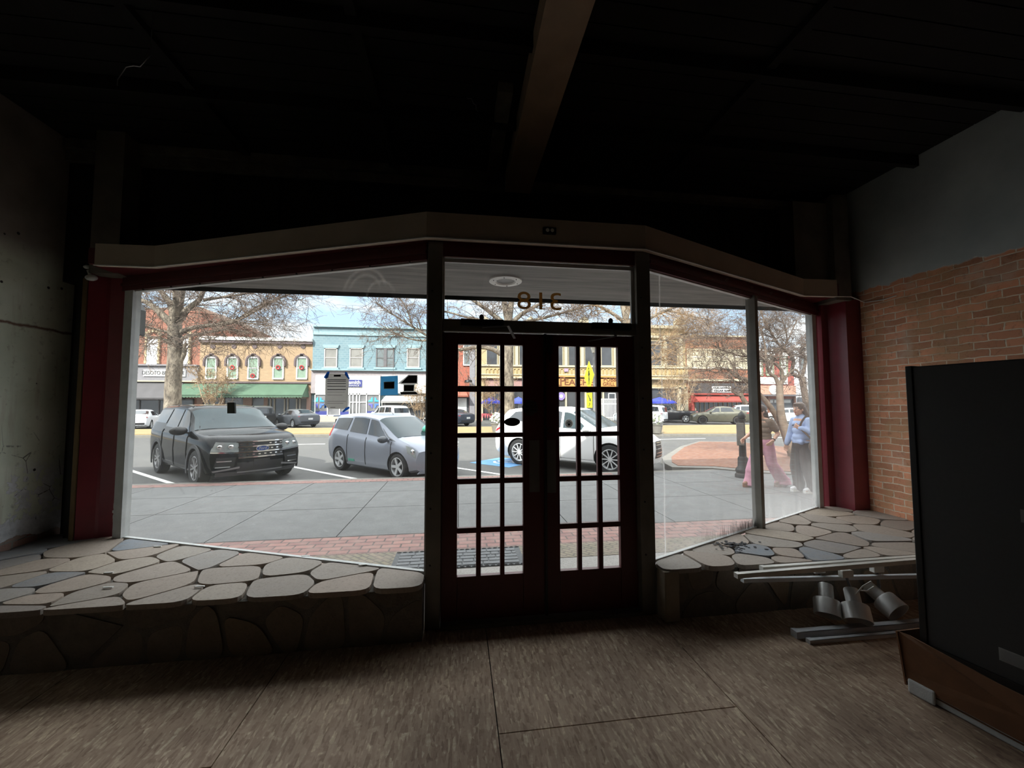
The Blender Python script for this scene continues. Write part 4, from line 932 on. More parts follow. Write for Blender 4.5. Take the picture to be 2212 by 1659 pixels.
while x < 1475:
    for i in range(6):
        an = PI*i/6; an2 = PI*(i+1)/6; q = lambda a_, r: (x-r*math.cos(a_), 800-r*math.sin(a_)*.9)
        f.prism([(FX(px)-b.o.x, -.45, FZ(px, py)) for px, py in (q(an, 2.6), q(an2, 2.6), q(an2, 3.6), q(an, 3.6))], (0, -.08, 0))
    for s in (-3.6, 2.6): b.B(f, x+s, x+s+1, 800, 810, .45, .53)
    x += 8.4
f.build('arch_relief', mat('deep cream relief', C(176, 150, 104), 0.8), b.t)
b.slab('fascia', mat('plum fascia', C(150, 118, 112), 0.8), 1048, 1200, 820, 836, 0, .3); b.slab('shop_glass', M_GL_FAR, 1040, 1480, 836, None, 0, .06)
sg = b.slab('sign_board', M_ORNG, 1202, 1338, 812.5, 837, .45, .6)
b.text('P', 1212, 824.5, 19, M_SIGNBR, sg, .62, 1.0, .01); b.text('EACHEZ', 1254, 827, 13.5, M_SIGNBR, sg, .62, 1.17, .01); b.text('PUB&', 1314, 821, 9.5, M_SIGNBR, sg, .62, 1.0, .005); b.text('GRILL', 1311, 830.5, 8, M_SIGNBR, sg, .62, 1.0, .005)
f = MB()
for k in range(12): f.beam(*[Vector((FX(1207.5+9*math.cos(a))-b.o.x, -.62, FZ(1207, 824+9*math.sin(a)))) for a in (1.2+k*.36, 1.2+(k+1)*.36)], .07, .06, (0, 1, 0))
f.build('swirl', M_SIGNBR, sg)
f = MB()
for a in (1036, 1088, 1150, 1202, 1220, 1262, 1300, 1338, 1400, 1462, 1476): b.B(f, a, a+(7 if a in (1036, 1462, 1476) else 3), 836, None, 0, .3)
b.B(f, 1036, 1483, 836, 838.5, 0, .3); f.build('shop_frame', M_CRM2, b.t)
f = MB().lathe([(0.0, 0), (0.42, 0), (0.42, .06), (0, .06)], 24, Matrix.Translation((FX(1211)-b.o.x, -.2, FZ(1211, 856))) @ Matrix.Rotation(PI/2, 4, 'X')); w = f.build('round_sign', mat('violet sign', C(128, 110, 180), 0.6), b.t)
f = MB().lathe([(0.0, 0), (0.2, 0), (0.2, .03), (0, .03)], 8, Matrix.Translation((FX(1211)-b.o.x, -.26, FZ(1211, 856))) @ Matrix.Rotation(PI/2, 4, 'X')); f.build('emblem', M_WHITE2, w)
b.slab('upper_sign', mat('small plaque', C(150, 130, 150), 0.6), 1216, 1225, 797, 804, .55, .6)

# --- brick building with the cigar bar
b = Bld('bar_building', 'orange brown brick building with gridded white windows, black sign and red awning', 1483, 1627, 727, M_B6)
b.slab('coping', M_CRM2, 1483.5, 1626.5, 725, 728, -.1, .3); b.slab('window_wall', M_CRM2, 1485, 1625, 754, 797, 0, .12)
for a, e in ((1496, 1517), (1529, 1548), (1551, 1572), (1585, 1606)):
    for t_, u in ((757, 772), (780, 795)): b.window(a, e, t_, u, M_WHITE, M_GL_FAR, 1.2, False, (4, 3))
b.slab('stone_line', M_CRM2, 1483, 1627, 819, 823.5, 0, .3); b.slab('sign_band', mat('black fascia', C(62, 58, 58), 0.7), 1490, 1620, 828, 851, 0, .25)
sg = b.slab('sign_board', M_WHITE2, 1535, 1576, 835, 848, .25, .36); b.text('OLD HAVANA', 1555.5, 838.3, 3.6, M_INK, sg, .38, 1.35, .01); b.text('CIGAR BAR', 1555.5, 844.6, 4.6, M_INK, sg, .38, 1.25, .01)
b.slab('red_frame', M_REDAWN, 1488, 1494, 851, None, 0, .5); b.slab('red_frame', M_REDAWN, 1614, 1620, 851, None, 0, .5); b.slab('red_frame', M_REDAWN, 1488, 1620, 850, 853, 0, .6)
b.awning(1492, 1614, 853, 869, M_REDAWN, 1.4)
b.slab('shop_glass', M_GL_FAR, 1494, 1614, 866, None, 0, .06); f = MB()
for a in range(1500, 1614, 10): b.B(f, a, a+1.2, 868, None, 0, .14)
f.build('shop_frame', mat('tan mullions', C(170, 150, 130), 0.7), b.t)

# --- red and grey buildings at the right end
b = Bld('red_building', 'bright red building with white and green windows, right of the red awning', 1627, 1717, 757, M_B7)
b.slab('cornice', M_WHITE, 1627.5, 1716.5, 755, 759, 0, .4)
for a in (1632, 1656, 1686): b.window(a, a+17, 766, 812, mat('sage green trim', C(128, 140, 116), 0.7), mat('white curtain', C(214, 214, 206), 0.6), 2.4)
f = MB()
for a in (1632, 1656, 1686): b.B(f, a-1, a+18, 762, 769, 0, .25)
f.build('window_hood', M_WHITE, b.t)
b.slab('sign_board', M_WHITE2, 1641, 1700, 815, 830, 0, .2); b.slab('fascia', mat('rose brown fascia', C(178, 134, 114), 0.8), 1627, 1717, 833, 852, 0, .2)
f = MB().lathe([(0, 0), (0.55, 0), (0.55, .08), (0, .08)], 24, Matrix.Translation((FX(1668)-b.o.x, -.2, FZ(1668, 842))) @ Matrix.Rotation(PI/2, 4, 'X')); f.build('oval_sign', M_WHITE2, b.t)
b.slab('canopy', M_GREYF, 1627, 1717, 853, 856, 0, 1.2); b.slab('shop_glass', M_GL_FAR, 1630, 1714, 862, None, 0, .06)
for a, e in ((1659, 1668), (1671, 1684), (1690, 1706)): b.slab('window_sign', M_WHITE2, a, e, 864, 870, .06, .1)
f = MB()
for a in (1628, 1656, 1686, 1712): b.B(f, a, a+3.5, 856, None, 0, .25)
f.build('shop_frame', M_B6, b.t)
b = Bld('grey_building', 'pale grey building at the right end of the far row', 1717, 1810, 750, mat('pale grey render', C(196, 198, 202), 0.8))
for a in (1729, 1752, 1778): b.window(a, a+13, 768, 805, M_GREYF, M_PANE, 2); b.window(a, a+13, 814, 835, M_GREYF, M_PANE, 2)
b.slab('shop_glass', M_GL_FAR, 1722, 1800, 858, None, 0, .06); b.slab('cornice', M_WHITE, 1717, 1810, 748, 752, 0, .3)

# ================================================================== vehicles
M_TYRE = mat('tyre rubber', C(34, 34, 35), 0.8, var=0.2, scale=20); M_RIM = mat('alloy rim', C(196, 198, 200), 0.35, metal=0.3, var=0.05)
M_DARKRIM = mat('black rim', C(40, 40, 42), 0.35, metal=0.4); M_HUB = mat('dark brake and arch', C(30, 30, 32), 0.7)  # dark grey of the brake discs and cut wheel arches
M_CARGL = mat('car window glass', C(30, 36, 42), 0.04, var=0.2, scale=2, spec=0.9); M_WSH = mat('windscreen glass', C(52, 64, 68), 0.07, var=0.2, scale=2, spec=0.2)
M_TRIMB = mat('dark grey car trim', C(52, 52, 54), 0.55, var=0.1); M_CHROME = mat('chrome', C(208, 208, 208), 0.12, metal=1.0, var=0.03)
M_LAMP = mat('clear headlamp', C(136, 142, 142), 0.12, metal=0.2, var=0.25, scale=12); M_AMBER = mat('amber lens', C(200, 120, 60), 0.2); M_TAIL = mat('red tail lamp', C(150, 22, 30), 0.2, var=0.1)
M_PLATEW = mat('licence plate', C(200, 200, 200), 0.5)
def paint(name, col, metal=0.25, coat=0.2, spec=0.4): return mat(name, col, 0.32, metal=metal, var=0.02, scale=3, coat=coat, spec=spec)
def smooth_curve(pts, w):
    xs = np.array([p[0] for p in pts], float); ys = np.array([p[1] for p in pts], float)
    gx = np.linspace(xs[0], xs[-1], 400); gy = np.interp(gx, xs, ys); k = max(1, int(w/(gx[1]-gx[0])))
    pad = np.concatenate([np.full(k, gy[0]), gy, np.full(k, gy[-1])]); ker = np.ones(2*k+1)/(2*k+1); sm = np.convolve(pad, ker, 'valid')
    return lambda x: float(np.interp(x, gx, sm))
class Car:
    # local frame: +X is the nose, +Y the left side, origin on the ground under the middle
    def __init__(s, name, label, cat, group, P, m, lod=0):
        s.P = P; s.L = P['L']; s.h = s.L/2; s.root = thing(name, label, cat, (0, 0, 0), 0, group); s.m = m; s.lod = lod
        s.T = smooth_curve(P['top'], P.get('soft', 0.09)); s.B = smooth_curve(P['belt'], 0.1); s.W = smooth_curve(P['plan'], 0.12)
        s.zb = smooth_curve(P.get('bottom', [(-s.h, P['clear']+.12), (-s.h+.45, P['clear']), (s.h-.5, P['clear']), (s.h, P['clear']+.06)]), 0.1)
        s.body()
    def sec(s, x, v):                                # point of the half cross-section: v from 0 (underside) to 10 (roof centre)
        W, zb, B, T = s.W(x), s.zb(x), s.B(x), s.T(x); hh = max(T-B, 0.02); k = min(1, hh/0.22); g = min(1, hh/0.42)
        Yr = W*(0.945-s.P.get('tumble', .21)*g)
        pts = [(0, zb), (W*.84, zb), (W*.945, zb+.05), (W*.98, zb+.17), (W, (zb+B)/2+.04), (W*.985, B-.09), (W*.945, B), (Yr, T-.075*k-.25*hh*(1-k)), (Yr-.10*k-.08*(1-k), T-.02*k-.12*hh*(1-k)), (Yr*.5, T), (0, T)]
        i = min(int(v), 9); f = v-i; a, b = pts[i], pts[i+1]
        return a[0]+(b[0]-a[0])*f, a[1]+(b[1]-a[1])*f
    def warp(s, x, y, z):
        P = s.P; hf = P.get('nose_len', .8); u = max(0, (x-(s.h-hf))/hf); x2 = x
        x2 -= u*u*(P.get('nose_round', .22)*(abs(y)/s.P['W'])**2.4 + P.get('nose_tilt', .10)*max(0, z-P.get('nose_z', .62)) + P.get('chin', .25)*max(0, .48-z)**1.2)
        hr = P.get('tail_len', .7); u = max(0, (-x-(s.h-hr))/hr)
        x2 += u*u*(P.get('tail_round', .12)*(abs(y)/s.P['W'])**2.4 + P.get('tail_tilt', .22)*max(0, z-P.get('tail_z', .9)) + P.get('tail_chin', .2)*max(0, .5-z))
        return x2, y, z
    def S(s, x, v, side=1, off=0.0):
        y, z = s.sec(x, v); p = Vector(s.warp(x, y*side, z))
        if off:
            e = 0.02; xa, xb = max(-s.h, x-e), min(s.h, x+e); va, vb = max(0, v-.06), min(10, v+.06)
            y1, z1 = s.sec(xa, v); y2, z2 = s.sec(xb, v); y3, z3 = s.sec(x, va); y4, z4 = s.sec(x, vb)
            dx = Vector(s.warp(xb, y2*side, z2))-Vector(s.warp(xa, y1*side, z1)); dv = Vector(s.warp(x, y4*side, z4))-Vector(s.warp(x, y3*side, z3))
            n = dx.cross(dv)*side
            if n.length > 1e-9: p = p + n.normalized()*off
        return p
    def capy(s, z, end):                              # half width of the nose or tail at height z
        x = s.h if end > 0 else -s.h; best = 0; prev = None
        for k in range(60):
            y, zz = s.sec(x, 1+9*k/59)
            if prev and (prev[1]-z)*(zz-z) <= 0 and abs(zz-prev[1]) > 1e-6: best = max(best, prev[0]+(y-prev[0])*(z-prev[1])/(zz-prev[1]))
            prev = (y, zz)
        return best or s.P['W']*.8
    def cap(s, y, z, end, off=0.0): x, y, z = s.warp(s.h*end, y, z); return Vector((x+off*end, y, z))
    def body(s):
        nx = 34 if s.lod == 0 else 20; nv = [0, .9, 1, 1.6, 2, 2.6, 3, 3.5, 4, 4.5, 5, 5.5, 6, 6.5, 7, 7.33, 7.66, 8, 8.5, 9, 9.5]
        mb = MB(); xs = [-s.h + s.L*(0.5-0.5*math.cos(PI*k/nx))*0.35 + 0.65*s.L*k/nx for k in range(nx+1)]
        ring = []
        for x in xs:
            r = [mb.V(s.S(x, v, 1)) for v in nv] + [mb.V(s.S(x, 10, 1))] + [mb.V(s.S(x, v, -1)) for v in nv[:0:-1]]
            ring.append(r)
        n = len(ring[0])
        for a, b in zip(ring, ring[1:]):
            for j in range(n): mb.F((a[j], b[j], b[(j+1) % n], a[(j+1) % n]))
        H = len(nv)
        for r, end in ((ring[0], -1), (ring[-1], 1)):  # rounded nose and tail: strips across, warped
            cols = 8; rows = []
            x = s.h*end
            for i in range(1, H):
                y, z = s.sec(x, nv[i]); row = [r[i]]
                for c in range(1, cols): row.append(mb.V(s.warp(x, y*(1-2*c/cols), z)))
                row.append(r[n-i]); rows.append(row)
            for a, b in zip(rows, rows[1:]):
                for c in range(cols): mb.F((a[c], a[c+1], b[c+1], b[c]))
            mb.F([r[0]] + rows[0]); mb.F(rows[-1] + [r[H]])
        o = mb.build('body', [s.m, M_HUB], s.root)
        wb = s.P['wb']; R = s.P['R']; s.ax = [(s.P['fx'], 1), (s.P['fx'], -1), (s.P['fx']-wb, 1), (s.P['fx']-wb, -1)]
        ct = MB()
        for x, sd in s.ax:
            w = s.W(x); M = Matrix.Translation((x, sd*(w-.13), R)) @ Matrix.Rotation(PI/2, 4, 'X'); ct.lathe([(0, -.28), (R+s.P.get('arch', .055), -.28), (R+s.P.get('arch', .055), .28), (0, .28)], 28, M)
        c = add('cut', ct.mesh('cut', [M_HUB])); c.parent = s.root
        bo = o.modifiers.new('b', 'BOOLEAN'); bo.operation = 'DIFFERENCE'; bo.object = c; bo.solver = 'EXACT'; bo.use_self = True; bo.material_mode = 'TRANSFER'
        me = evaluated(o); o.modifiers.clear(); old = o.data; o.data = me; bpy.data.meshes.remove(old)
        d = c.data; bpy.data.objects.remove(c); bpy.data.meshes.remove(d); shade(o.data, 34); s.bodyo = o
    def patch(s, name, m, fn, nu, nv, parent=None, depth=.012, build=True, mb=None, **tags):   # fn(u, v) -> (outer, inner)
        mb = mb or MB(); A = [[fn(i/nu, j/nv) for i in range(nu+1)] for j in range(nv+1)]
        a = mb.grid([[q[0] for q in r] for r in A]); b = mb.grid([[q[1] for q in r] for r in A], True)
        edge = [(j, 0) for j in range(nv+1)] + [(nv, i) for i in range(1, nu+1)] + [(j, nu) for j in range(nv-1, -1, -1)] + [(0, i) for i in range(nu-1, 0, -1)]
        for p, q in zip(edge, edge[1:]+edge[:1]): mb.F((a[p[0]][p[1]], a[q[0]][q[1]], b[q[0]][q[1]], b[p[0]][p[1]]))
        return mb.build(name, m, parent or s.root, smooth=35, **tags) if build else mb
    def side(s, name, m, sd, xb0, xb1, xt0, xt1, v0, v1, off=.004, nu=6, nv=3, parent=None, mb=None, build=True, **tags):
        def fn(u, v):
            x = (xb0+(xb1-xb0)*u)*(1-v)+(xt0+(xt1-xt0)*u)*v; vv = v0+(v1-v0)*v
            return s.S(x, vv, sd, off), s.S(x, vv, sd, off-.014)
        return s.patch(name, m, fn, nu, nv, parent, mb=mb, build=build, **tags)
    def over(s, name, m, x0, x1, v0, off=.004, nu=10, nv=6, parent=None, xe0=0.0, xe1=0.0, **tags):  # a panel across the car (windscreen, bonnet line)
        def fn(u, v):
            w = -1+2*u; sd = 1 if w >= 0 else -1; vv = 10-(10-v0)*abs(w); x = (x0+xe0*w*w)*(1-v)+(x1+xe1*w*w)*v
            return s.S(x, vv, sd, off), s.S(x, vv, sd, off-.014)
        return s.patch(name, m, fn, nu, nv, parent, **tags)
    def capp(s, name, m, end, y0, y1, z0, z1, off=.006, nu=6, nv=3, parent=None, mb=None, build=True, top=None, **tags):   # rectangle (or wedge) on the nose/tail
        def fn(u, v):
            ya, yb = (y0, y1) if top is None else (y0+(top[0]-y0)*v, y1+(top[1]-y1)*v); zt = z1 if not isinstance(z1, tuple) else z1[0]+(z1[1]-z1[0])*u
            zl = z0 if not isinstance(z0, tuple) else z0[0]+(z0[1]-z0[0])*u
            y = ya+(yb-ya)*u; z = zl+(zt-zl)*v; lim = s.capy(z, end)*1.0; y = max(-lim, min(lim, y))
            return s.cap(y, z, end, off), s.cap(y, z, end, off-.02)
        return s.patch(name, m, fn, nu, nv, parent, mb=mb, build=build, **tags)
    def wheels(s, rim='five', rm=None):
        R = s.P['R']; rr = s.P.get('rr', .68); proto = None
        for x, sd in s.ax:
            loc = Vector((x, sd*(s.W(x)-.115), R)); rz = 0 if sd > 0 else PI
            if proto is not None:
                dup(proto, loc=loc, rz=rz, parent=s.root); continue
            M = Matrix.Rotation(-PI/2, 4, 'X'); w = .11                     # lathe axis along +Y (outward)
            t = MB().lathe([(R*rr, -w), (R*.93, -w), (R, -w*.7), (R, w*.7), (R*.93, w), (R*rr+.012, w), (R*rr, w*.9)], 36, M).build('wheel', M_TYRE, s.root, smooth=35)
            t.location = loc; t.rotation_euler = (0, 0, rz); proto = t
            q = MB(); q.lathe([(R*rr, w*.92), (R*rr-.018, w*.95), (R*rr-.03, w*.55), (R*rr-.03, -w), (R*rr, -w)], 36, M)
            n, dbl = {'five': (5, 1), 'double': (5, 2), 'ten': (10, 1), 'six': (6, 1)}[rim]
            for k in range(n):
                for d in ((0,) if dbl == 1 else (-.17, .17)):
                    a0 = 2*PI*k/n + d*.55; a1 = 2*PI*k/n + d*1.35; A = Vector((math.cos(a0)*.045, w*.72, math.sin(a0)*.045)); Bp = Vector((math.cos(a1)*(R*rr-.012), w*.80, math.sin(a1)*(R*rr-.012)))
                    wd = {'five': .062, 'double': .034, 'ten': .024, 'six': .055}[rim]; q.beam(A, Bp, wd, .03, (0, 1, 0))
            q.lathe([(0, w*.86), (.05, w*.84), (.06, w*.72), (.06, w*.4), (0, w*.4)], 20, M)
            q.build('rim', rm or M_RIM, t, smooth=35)
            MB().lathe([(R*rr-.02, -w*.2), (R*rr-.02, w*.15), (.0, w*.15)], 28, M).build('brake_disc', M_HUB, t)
    def mirror(s, x, v, m, size=(.11, .13, .085), out=.14):
        for sd in (1, -1):
            p = s.S(x, v, sd, 0); c = p + Vector((-.02, sd*out, size[2]*.5)); q = MB()
            q.ell(c, (size[0]*.8, size[1], size[2]), 16, 10); q.beam(p+Vector((0, -sd*.02, 0)), c+Vector((.02, -sd*.02, -size[2]*.4)), .07, .035)
            q.build('mirror', m, s.root, smooth=50)
    def handles(s, spots, m, v=5.4):
        for x in spots:
            for sd in (1, -1):
                p = s.S(x, v, sd, .014); q = MB().beam(p+Vector((-.10, 0, 0)), p+Vector((.10, 0, 0)), .022, .028); q.beam(p+Vector((-.09, -sd*.02, 0)), p+Vector((-.07, 0, 0)), .02, .02); q.build('door_handle', m, s.root)
    def seams(s, xs, v0=2.4, v1=5.97):
        q = MB()
        for x in xs:
            for sd in (1, -1): s.side('', None, sd, x-.004, x+.004, x-.004, x+.004, v0, v1, .0015, 1, 10, mb=q, build=False)
        q.build('door_seams', M_BLACK, s.root)
    def place(s, at, heading):                        # heading: direction of the nose in the plane
        s.root.location = at; s.root.rotation_euler = (0, 0, math.atan2(heading[1], heading[0])); return s

HEAD = Vector((0.722, -0.692, 0))
def mid_from_wheels(front, rear, sd, car):            # near-side wheel contact points on the road -> root position, heading
    f, r = PZ(*front, -0.15), PZ(*rear, -0.15); d = (f-r).normalized(); return f, r, d

# --- the black SUV
P = dict(L=5.02, W=1.0, clear=.24, R=.385, wb=2.86, fx=1.56, arch=.06, tumble=.19, soft=.07,
  top=[(-2.51, 1.10), (-2.48, 1.42), (-2.36, 1.70), (-1.9, 1.755), (-.6, 1.785), (.25, 1.745), (.42, 1.70), (1.18, 1.22), (1.32, 1.17), (2.1, 1.09), (2.38, 1.02), (2.51, .93)],
  belt=[(-2.51, 1.06), (-2.2, 1.20), (-.6, 1.15), (1.1, 1.10), (1.5, 1.08), (2.2, 1.0), (2.51, .88)],
  plan=[(-2.51, .90), (-2.1, .97), (-1.2, .99), (1.2, .99), (2.0, .96), (2.51, .90)], nose_round=.30, nose_len=.9, nose_tilt=.12, tail_tilt=.30, tail_z=1.0, chin=.35)
M_PBLK = mat('black car paint', C(9, 10, 14), 0.10, var=0.02, scale=3, spec=0.10)
c = Car('suv', 'black SUV parked nose in at the kerb outside the left shop window', 'car', None, P, M_PBLK)
for sd in (1, -1):
    w = c.side('side_window', M_CARGL, sd, .12, .98, .10, .44, 6.12, 6.93); c.side('side_window', M_CARGL, sd, -.86, .04, -.78, .02, 6.12, 6.93); c.side('side_window', M_CARGL, sd, -2.10, -.96, -1.95, -.88, 6.25, 6.9)
    c.side('lower_cladding', M_TRIMB, sd, -2.42, 2.3, -2.42, 2.3, 1.4, 2.75, .010, 40, 3) if False else None
    q = MB(); c.side('', None, sd, -.86, 1.08, -.86, 1.08, 1.2, 2.9, .012, 10, 3, mb=q, build=False)
    for x, _ in ((P['fx'], 0), (P['fx']-P['wb'], 0)):
        R = P['R']; y = sd*(c.W(x)+.004)
        for k in range(18):
            a0 = -.35+(PI+.7)*k/18; a1 = -.35+(PI+.7)*(k+1)/18; g = lambda a, r: Vector((x+r*math.cos(a), y-sd*(.012 if abs(math.sin(a)) < 2 else 0), max(.24, R+r*math.sin(a))))
            ra, rb = R+.05, R+.125; q.prism([g(a0, ra), g(a1, ra), g(a1, rb), g(a0, rb)], (0, sd*.022, 0))
    q.build('lower_cladding', M_TRIMB, c.root, label='dark grey lower cladding')
c.over('windscreen', M_WSH, 1.22, .47, 7.05, xe0=-.06, xe1=-.0); c.capp('rear_window', M_CARGL, -1, -.72, .72, 1.15, 1.55)
q = MB(); q.tube([c.S(1.25, 9.2, -1, .02), c.S(1.12, 9.9, 1, .03)], .012, 6); q.tube([c.S(1.25, 8.2, 1, .02), c.S(1.12, 8.9, 1, .03)], .012, 6); q.build('wiper', M_BLACK, c.root)
c.seams((1.06, .08, -.92)); c.handles((.25, -.72), M_CHROME, 5.2); c.mirror(.92, 6.1, M_BLACK, (.12, .17, .10), .17); c.wheels('double', mat('grey alloy', C(150, 150, 152), .35, metal=.5))
for sd in (1, -1):
    h = c.capp('headlight', M_LAMP, 1, sd*.44, sd*.93, (.745, .775), (.945, .985), .012, 8, 3); q = MB()
    for yy in (.56, .74): q.ell(c.cap(sd*yy, .865, 1, .006), (.02, .062, .045), 14, 8)
    q.build('lamp_lens', M_CHROME, h, smooth=40)
    c.capp('headlight_trim', M_CHROME, 1, sd*.43, sd*.90, (.715, .745), (.74, .768), .016, 8, 1)
    f = c.capp('fog_lamp_bay', M_BLACK, 1, sd*.52, sd*.84, .44, .64, .008, 5, 3, top=(sd*.48, sd*.80)); c.capp('fog_lamp', M_CHROME, 1, sd*.56, sd*.80, .555, .575, .016, 4, 1, f); c.capp('fog_trim', M_CHROME, 1, sd*.58, sd*.82, .435, .455, .016, 4, 1, f)
    c.side('tail_light', M_TAIL, sd, -2.49, -2.30, -2.46, -2.34, 5.1, 6.0, .01)
    q = MB().tube([c.S(x, 7.9, sd, .035) for x in (.2, -.4, -1.0, -1.6, -2.1)], .018, 8)
    for x in (.2, -.95, -2.1): q.beam(c.S(x, 7.9, sd, -.01), c.S(x, 7.9, sd, .035), .05, .03)
    q.build('roof_rail', M_TRIMB, c.root, smooth=50)
g = c.capp('grille', M_BLACK, 1, -.44, .44, .60, .97, .010, 10, 5, top=(-.47, .47), label='black grille with chrome bars')
q = MB()
for z in (.61, .725, .84, .945): c.capp('', None, 1, -.45, .45, z, z+.026, .024, 10, 1, mb=q, build=False)
for r, z in enumerate((.68, .795, .905)):
    for k in range(8): y = -.40+k*.115+(r % 2)*.03; (c.capp('', None, 1, y-.022, y+.022, z-.011, z+.011, .02, 1, 1, mb=q, build=False) if abs(y) > .15 or r == 0 else None)
q.build('grille_bars', M_CHROME, g)
q = MB(); P0 = c.cap(0, .80, 1, .03); q.prism([P0+Vector((0, .13*math.cos(a), .055*math.sin(a))) for a in [k*PI/14 for k in range(28)]], (.012, 0, 0)); e = q.build('badge', mat('chrome blue oval', C(52, 74, 130), .2, metal=.4), g)
q = MB()
for k in range(28): q.beam(*[P0+Vector((.012, .13*math.cos(a), .055*math.sin(a))) for a in (k*PI/14, (k+1)*PI/14)], .01, .012, (1, 0, 0))
q.build('badge_ring', M_CHROME, e); lettering('Ford', .085, .002, M_CHROME, facing(P0+Vector((.0145, 0, 0)), (0, 1, 0), (0, 0, 1)), e, shear=.25)
c.capp('bumper_intake', M_BLACK, 1, -.46, .46, .33, .52, .008, 8, 3); q = MB(); c.capp('', None, 1, -.86, -.42, (.34, .40), (.37, .44), .02, 6, 1, mb=q, build=False); c.capp('', None, 1, .42, .86, (.40, .34), (.44, .37), .02, 6, 1, mb=q, build=False); c.capp('', None, 1, -.45, .45, .30, .325, .02, 8, 1, mb=q, build=False)
q.build('skid_trim', mat('silver grey trim', C(130, 130, 132), .4, metal=.4), c.root); c.capp('lower_bumper', M_TRIMB, 1, -.80, .80, .245, .33, .012, 10, 2)
c.capp('plate_bracket', M_BLACK, 1, -.16, .16, .43, .57, .016, 2, 2)
q = MB().tube([c.S(-1.7, 10, 1, 0), c.S(-1.78, 10, 1, .06)], [.035, .01], 8); q.build('antenna_fin', M_PBLK, c.root)
EXP_F = PZ(428, 1049, -0.15)
side_n = Vector((-HEAD.y, HEAD.x, 0))                 # the car's left; the near side seen here is its right (-Y local)
c.place(EXP_F - HEAD*P['fx'] + side_n*(.99-.115) + Vector((0, 0, 0)), HEAD); SUV_BLACK = c

# --- the silver hatchback
P = dict(L=4.0, W=.84, clear=.16, R=.305, wb=2.45, fx=1.22, arch=.045, tumble=.17, soft=.08, rr=.72,
  top=[(-2.0, .98), (-1.93, 1.34), (-1.78, 1.49), (-1.2, 1.525), (-.3, 1.53), (.25, 1.47), (1.22, .99), (1.34, .95), (1.75, .84), (1.9, .76), (2.0, .68)],
  belt=[(-2.0, .97), (-1.7, 1.04), (-.6, .97), (.6, .90), (1.2, .87), (1.7, .76), (2.0, .62)],
  plan=[(-2.0, .74), (-1.6, .82), (-.8, .84), (.9, .84), (1.5, .81), (2.0, .70)], nose_round=.34, nose_len=.75, tail_tilt=.22, tail_z=.95)
M_PSIL = paint('silver blue car paint', C(142, 147, 158), 0.3)
c = Car('hatchback', 'silver hatchback parked at an angle between the two dark door posts and the SUV', 'car', None, P, M_PSIL)
for sd in (1, -1):
    c.side('side_window', M_CARGL, sd, .02, .86, .0, .30, 6.15, 6.93); c.side('side_window', M_CARGL, sd, -.80, -.06, -.74, -.08, 6.15, 6.93); c.side('side_window', M_CARGL, sd, -1.72, -.93, -1.58, -.84, 6.2, 6.9)
    c.side('quarter_window', M_CARGL, sd, .92, 1.12, .5, .52, 6.15, 6.75, .004, 3, 2)
    c.side('side_skirt', M_PSIL, sd, -.86, .86, -.86, .86, .9, 2.3, .035, 8, 2)
    h = c.side('headlight', M_LAMP, sd, 1.62, 1.97, 1.50, 1.86, 4.75, 6.2, .008, 6, 4); q = MB().ell(c.S(1.78, 5.4, sd, .012), (.075, .03, .07), 14, 8); q.build('lamp_lens', M_CHROME, h, smooth=40); c.side('indicator', M_AMBER, sd, 1.63, 1.72, 1.60, 1.66, 4.75, 5.2, .012, 2, 2, h)
    t = c.side('tail_light', M_TAIL, sd, -1.98, -1.86, -1.97, -1.80, 5.0, 6.6, .008, 3, 5)
q = MB()
q = MB(); c.capp('', None, -1, -.66, .66, 1.425, 1.47, .02, 8, 1, mb=q, build=False); q.beam(c.S(-1.94, 10, 1, .05)+Vector((-.08, -.56, -.01)), c.S(-1.94, 10, 1, .05)+Vector((-.08, .56, -.01)), .05, .16, (1, 0, 0)); q.build('spoiler', M_PSIL, c.root)
c.over('windscreen', M_WSH, 1.24, .32, 7.05, xe0=-.10); c.capp('rear_window', M_CARGL, -1, -.58, .58, 1.02, 1.36); c.seams((1.0, -.02, -.84)); c.handles((.12, -.66), mat('bright silver handle', C(206, 208, 212), .25, metal=.5), 5.3)
c.mirror(.86, 6.0, mat('dark mirror shell', C(70, 74, 80), .3), (.10, .14, .085), .14); c.wheels('five')
c.capp('grille', M_BLACK, 1, -.36, .36, .56, .64, .01, 6, 1); c.capp('bumper_intake', M_BLACK, 1, -.5, .5, .26, .40, .01, 6, 2); c.capp('front_lip', M_PSIL, 1, -.66, .66, .17, .23, .03, 8, 1)
q = MB().tube([c.S(.0, 10, 1, 0), c.S(-.02, 10, 1, .0)+Vector((-.18, 0, .16))], .006, 6); q.build('antenna', M_BLACK, c.root)
q = MB().tube([c.S(1.25, 9.0, -1, .02), c.S(1.12, 9.8, -1, .03)], .01, 6); q.build('wiper', M_BLACK, c.root)
s_ = MB(); c.side('', None, -1, -.78, -.50, -.78, -.50, 2.75, 3.1, .004, 4, 1, mb=s_, build=False); s_.build('sill_decal', mat('teal decal', C(70, 150, 128), .5), c.root)
sh = MB().ell(c.S(1.05, 9.1, 1, -.06), (.10, .24, .13), 14, 8); sh.build('dashboard_shade', mat('mint plush', C(120, 214, 186), .8), c.root, smooth=60)
c.place(PZ(863, 1036, -0.15) - HEAD*P['fx'] + side_n*(.84-.115), HEAD)

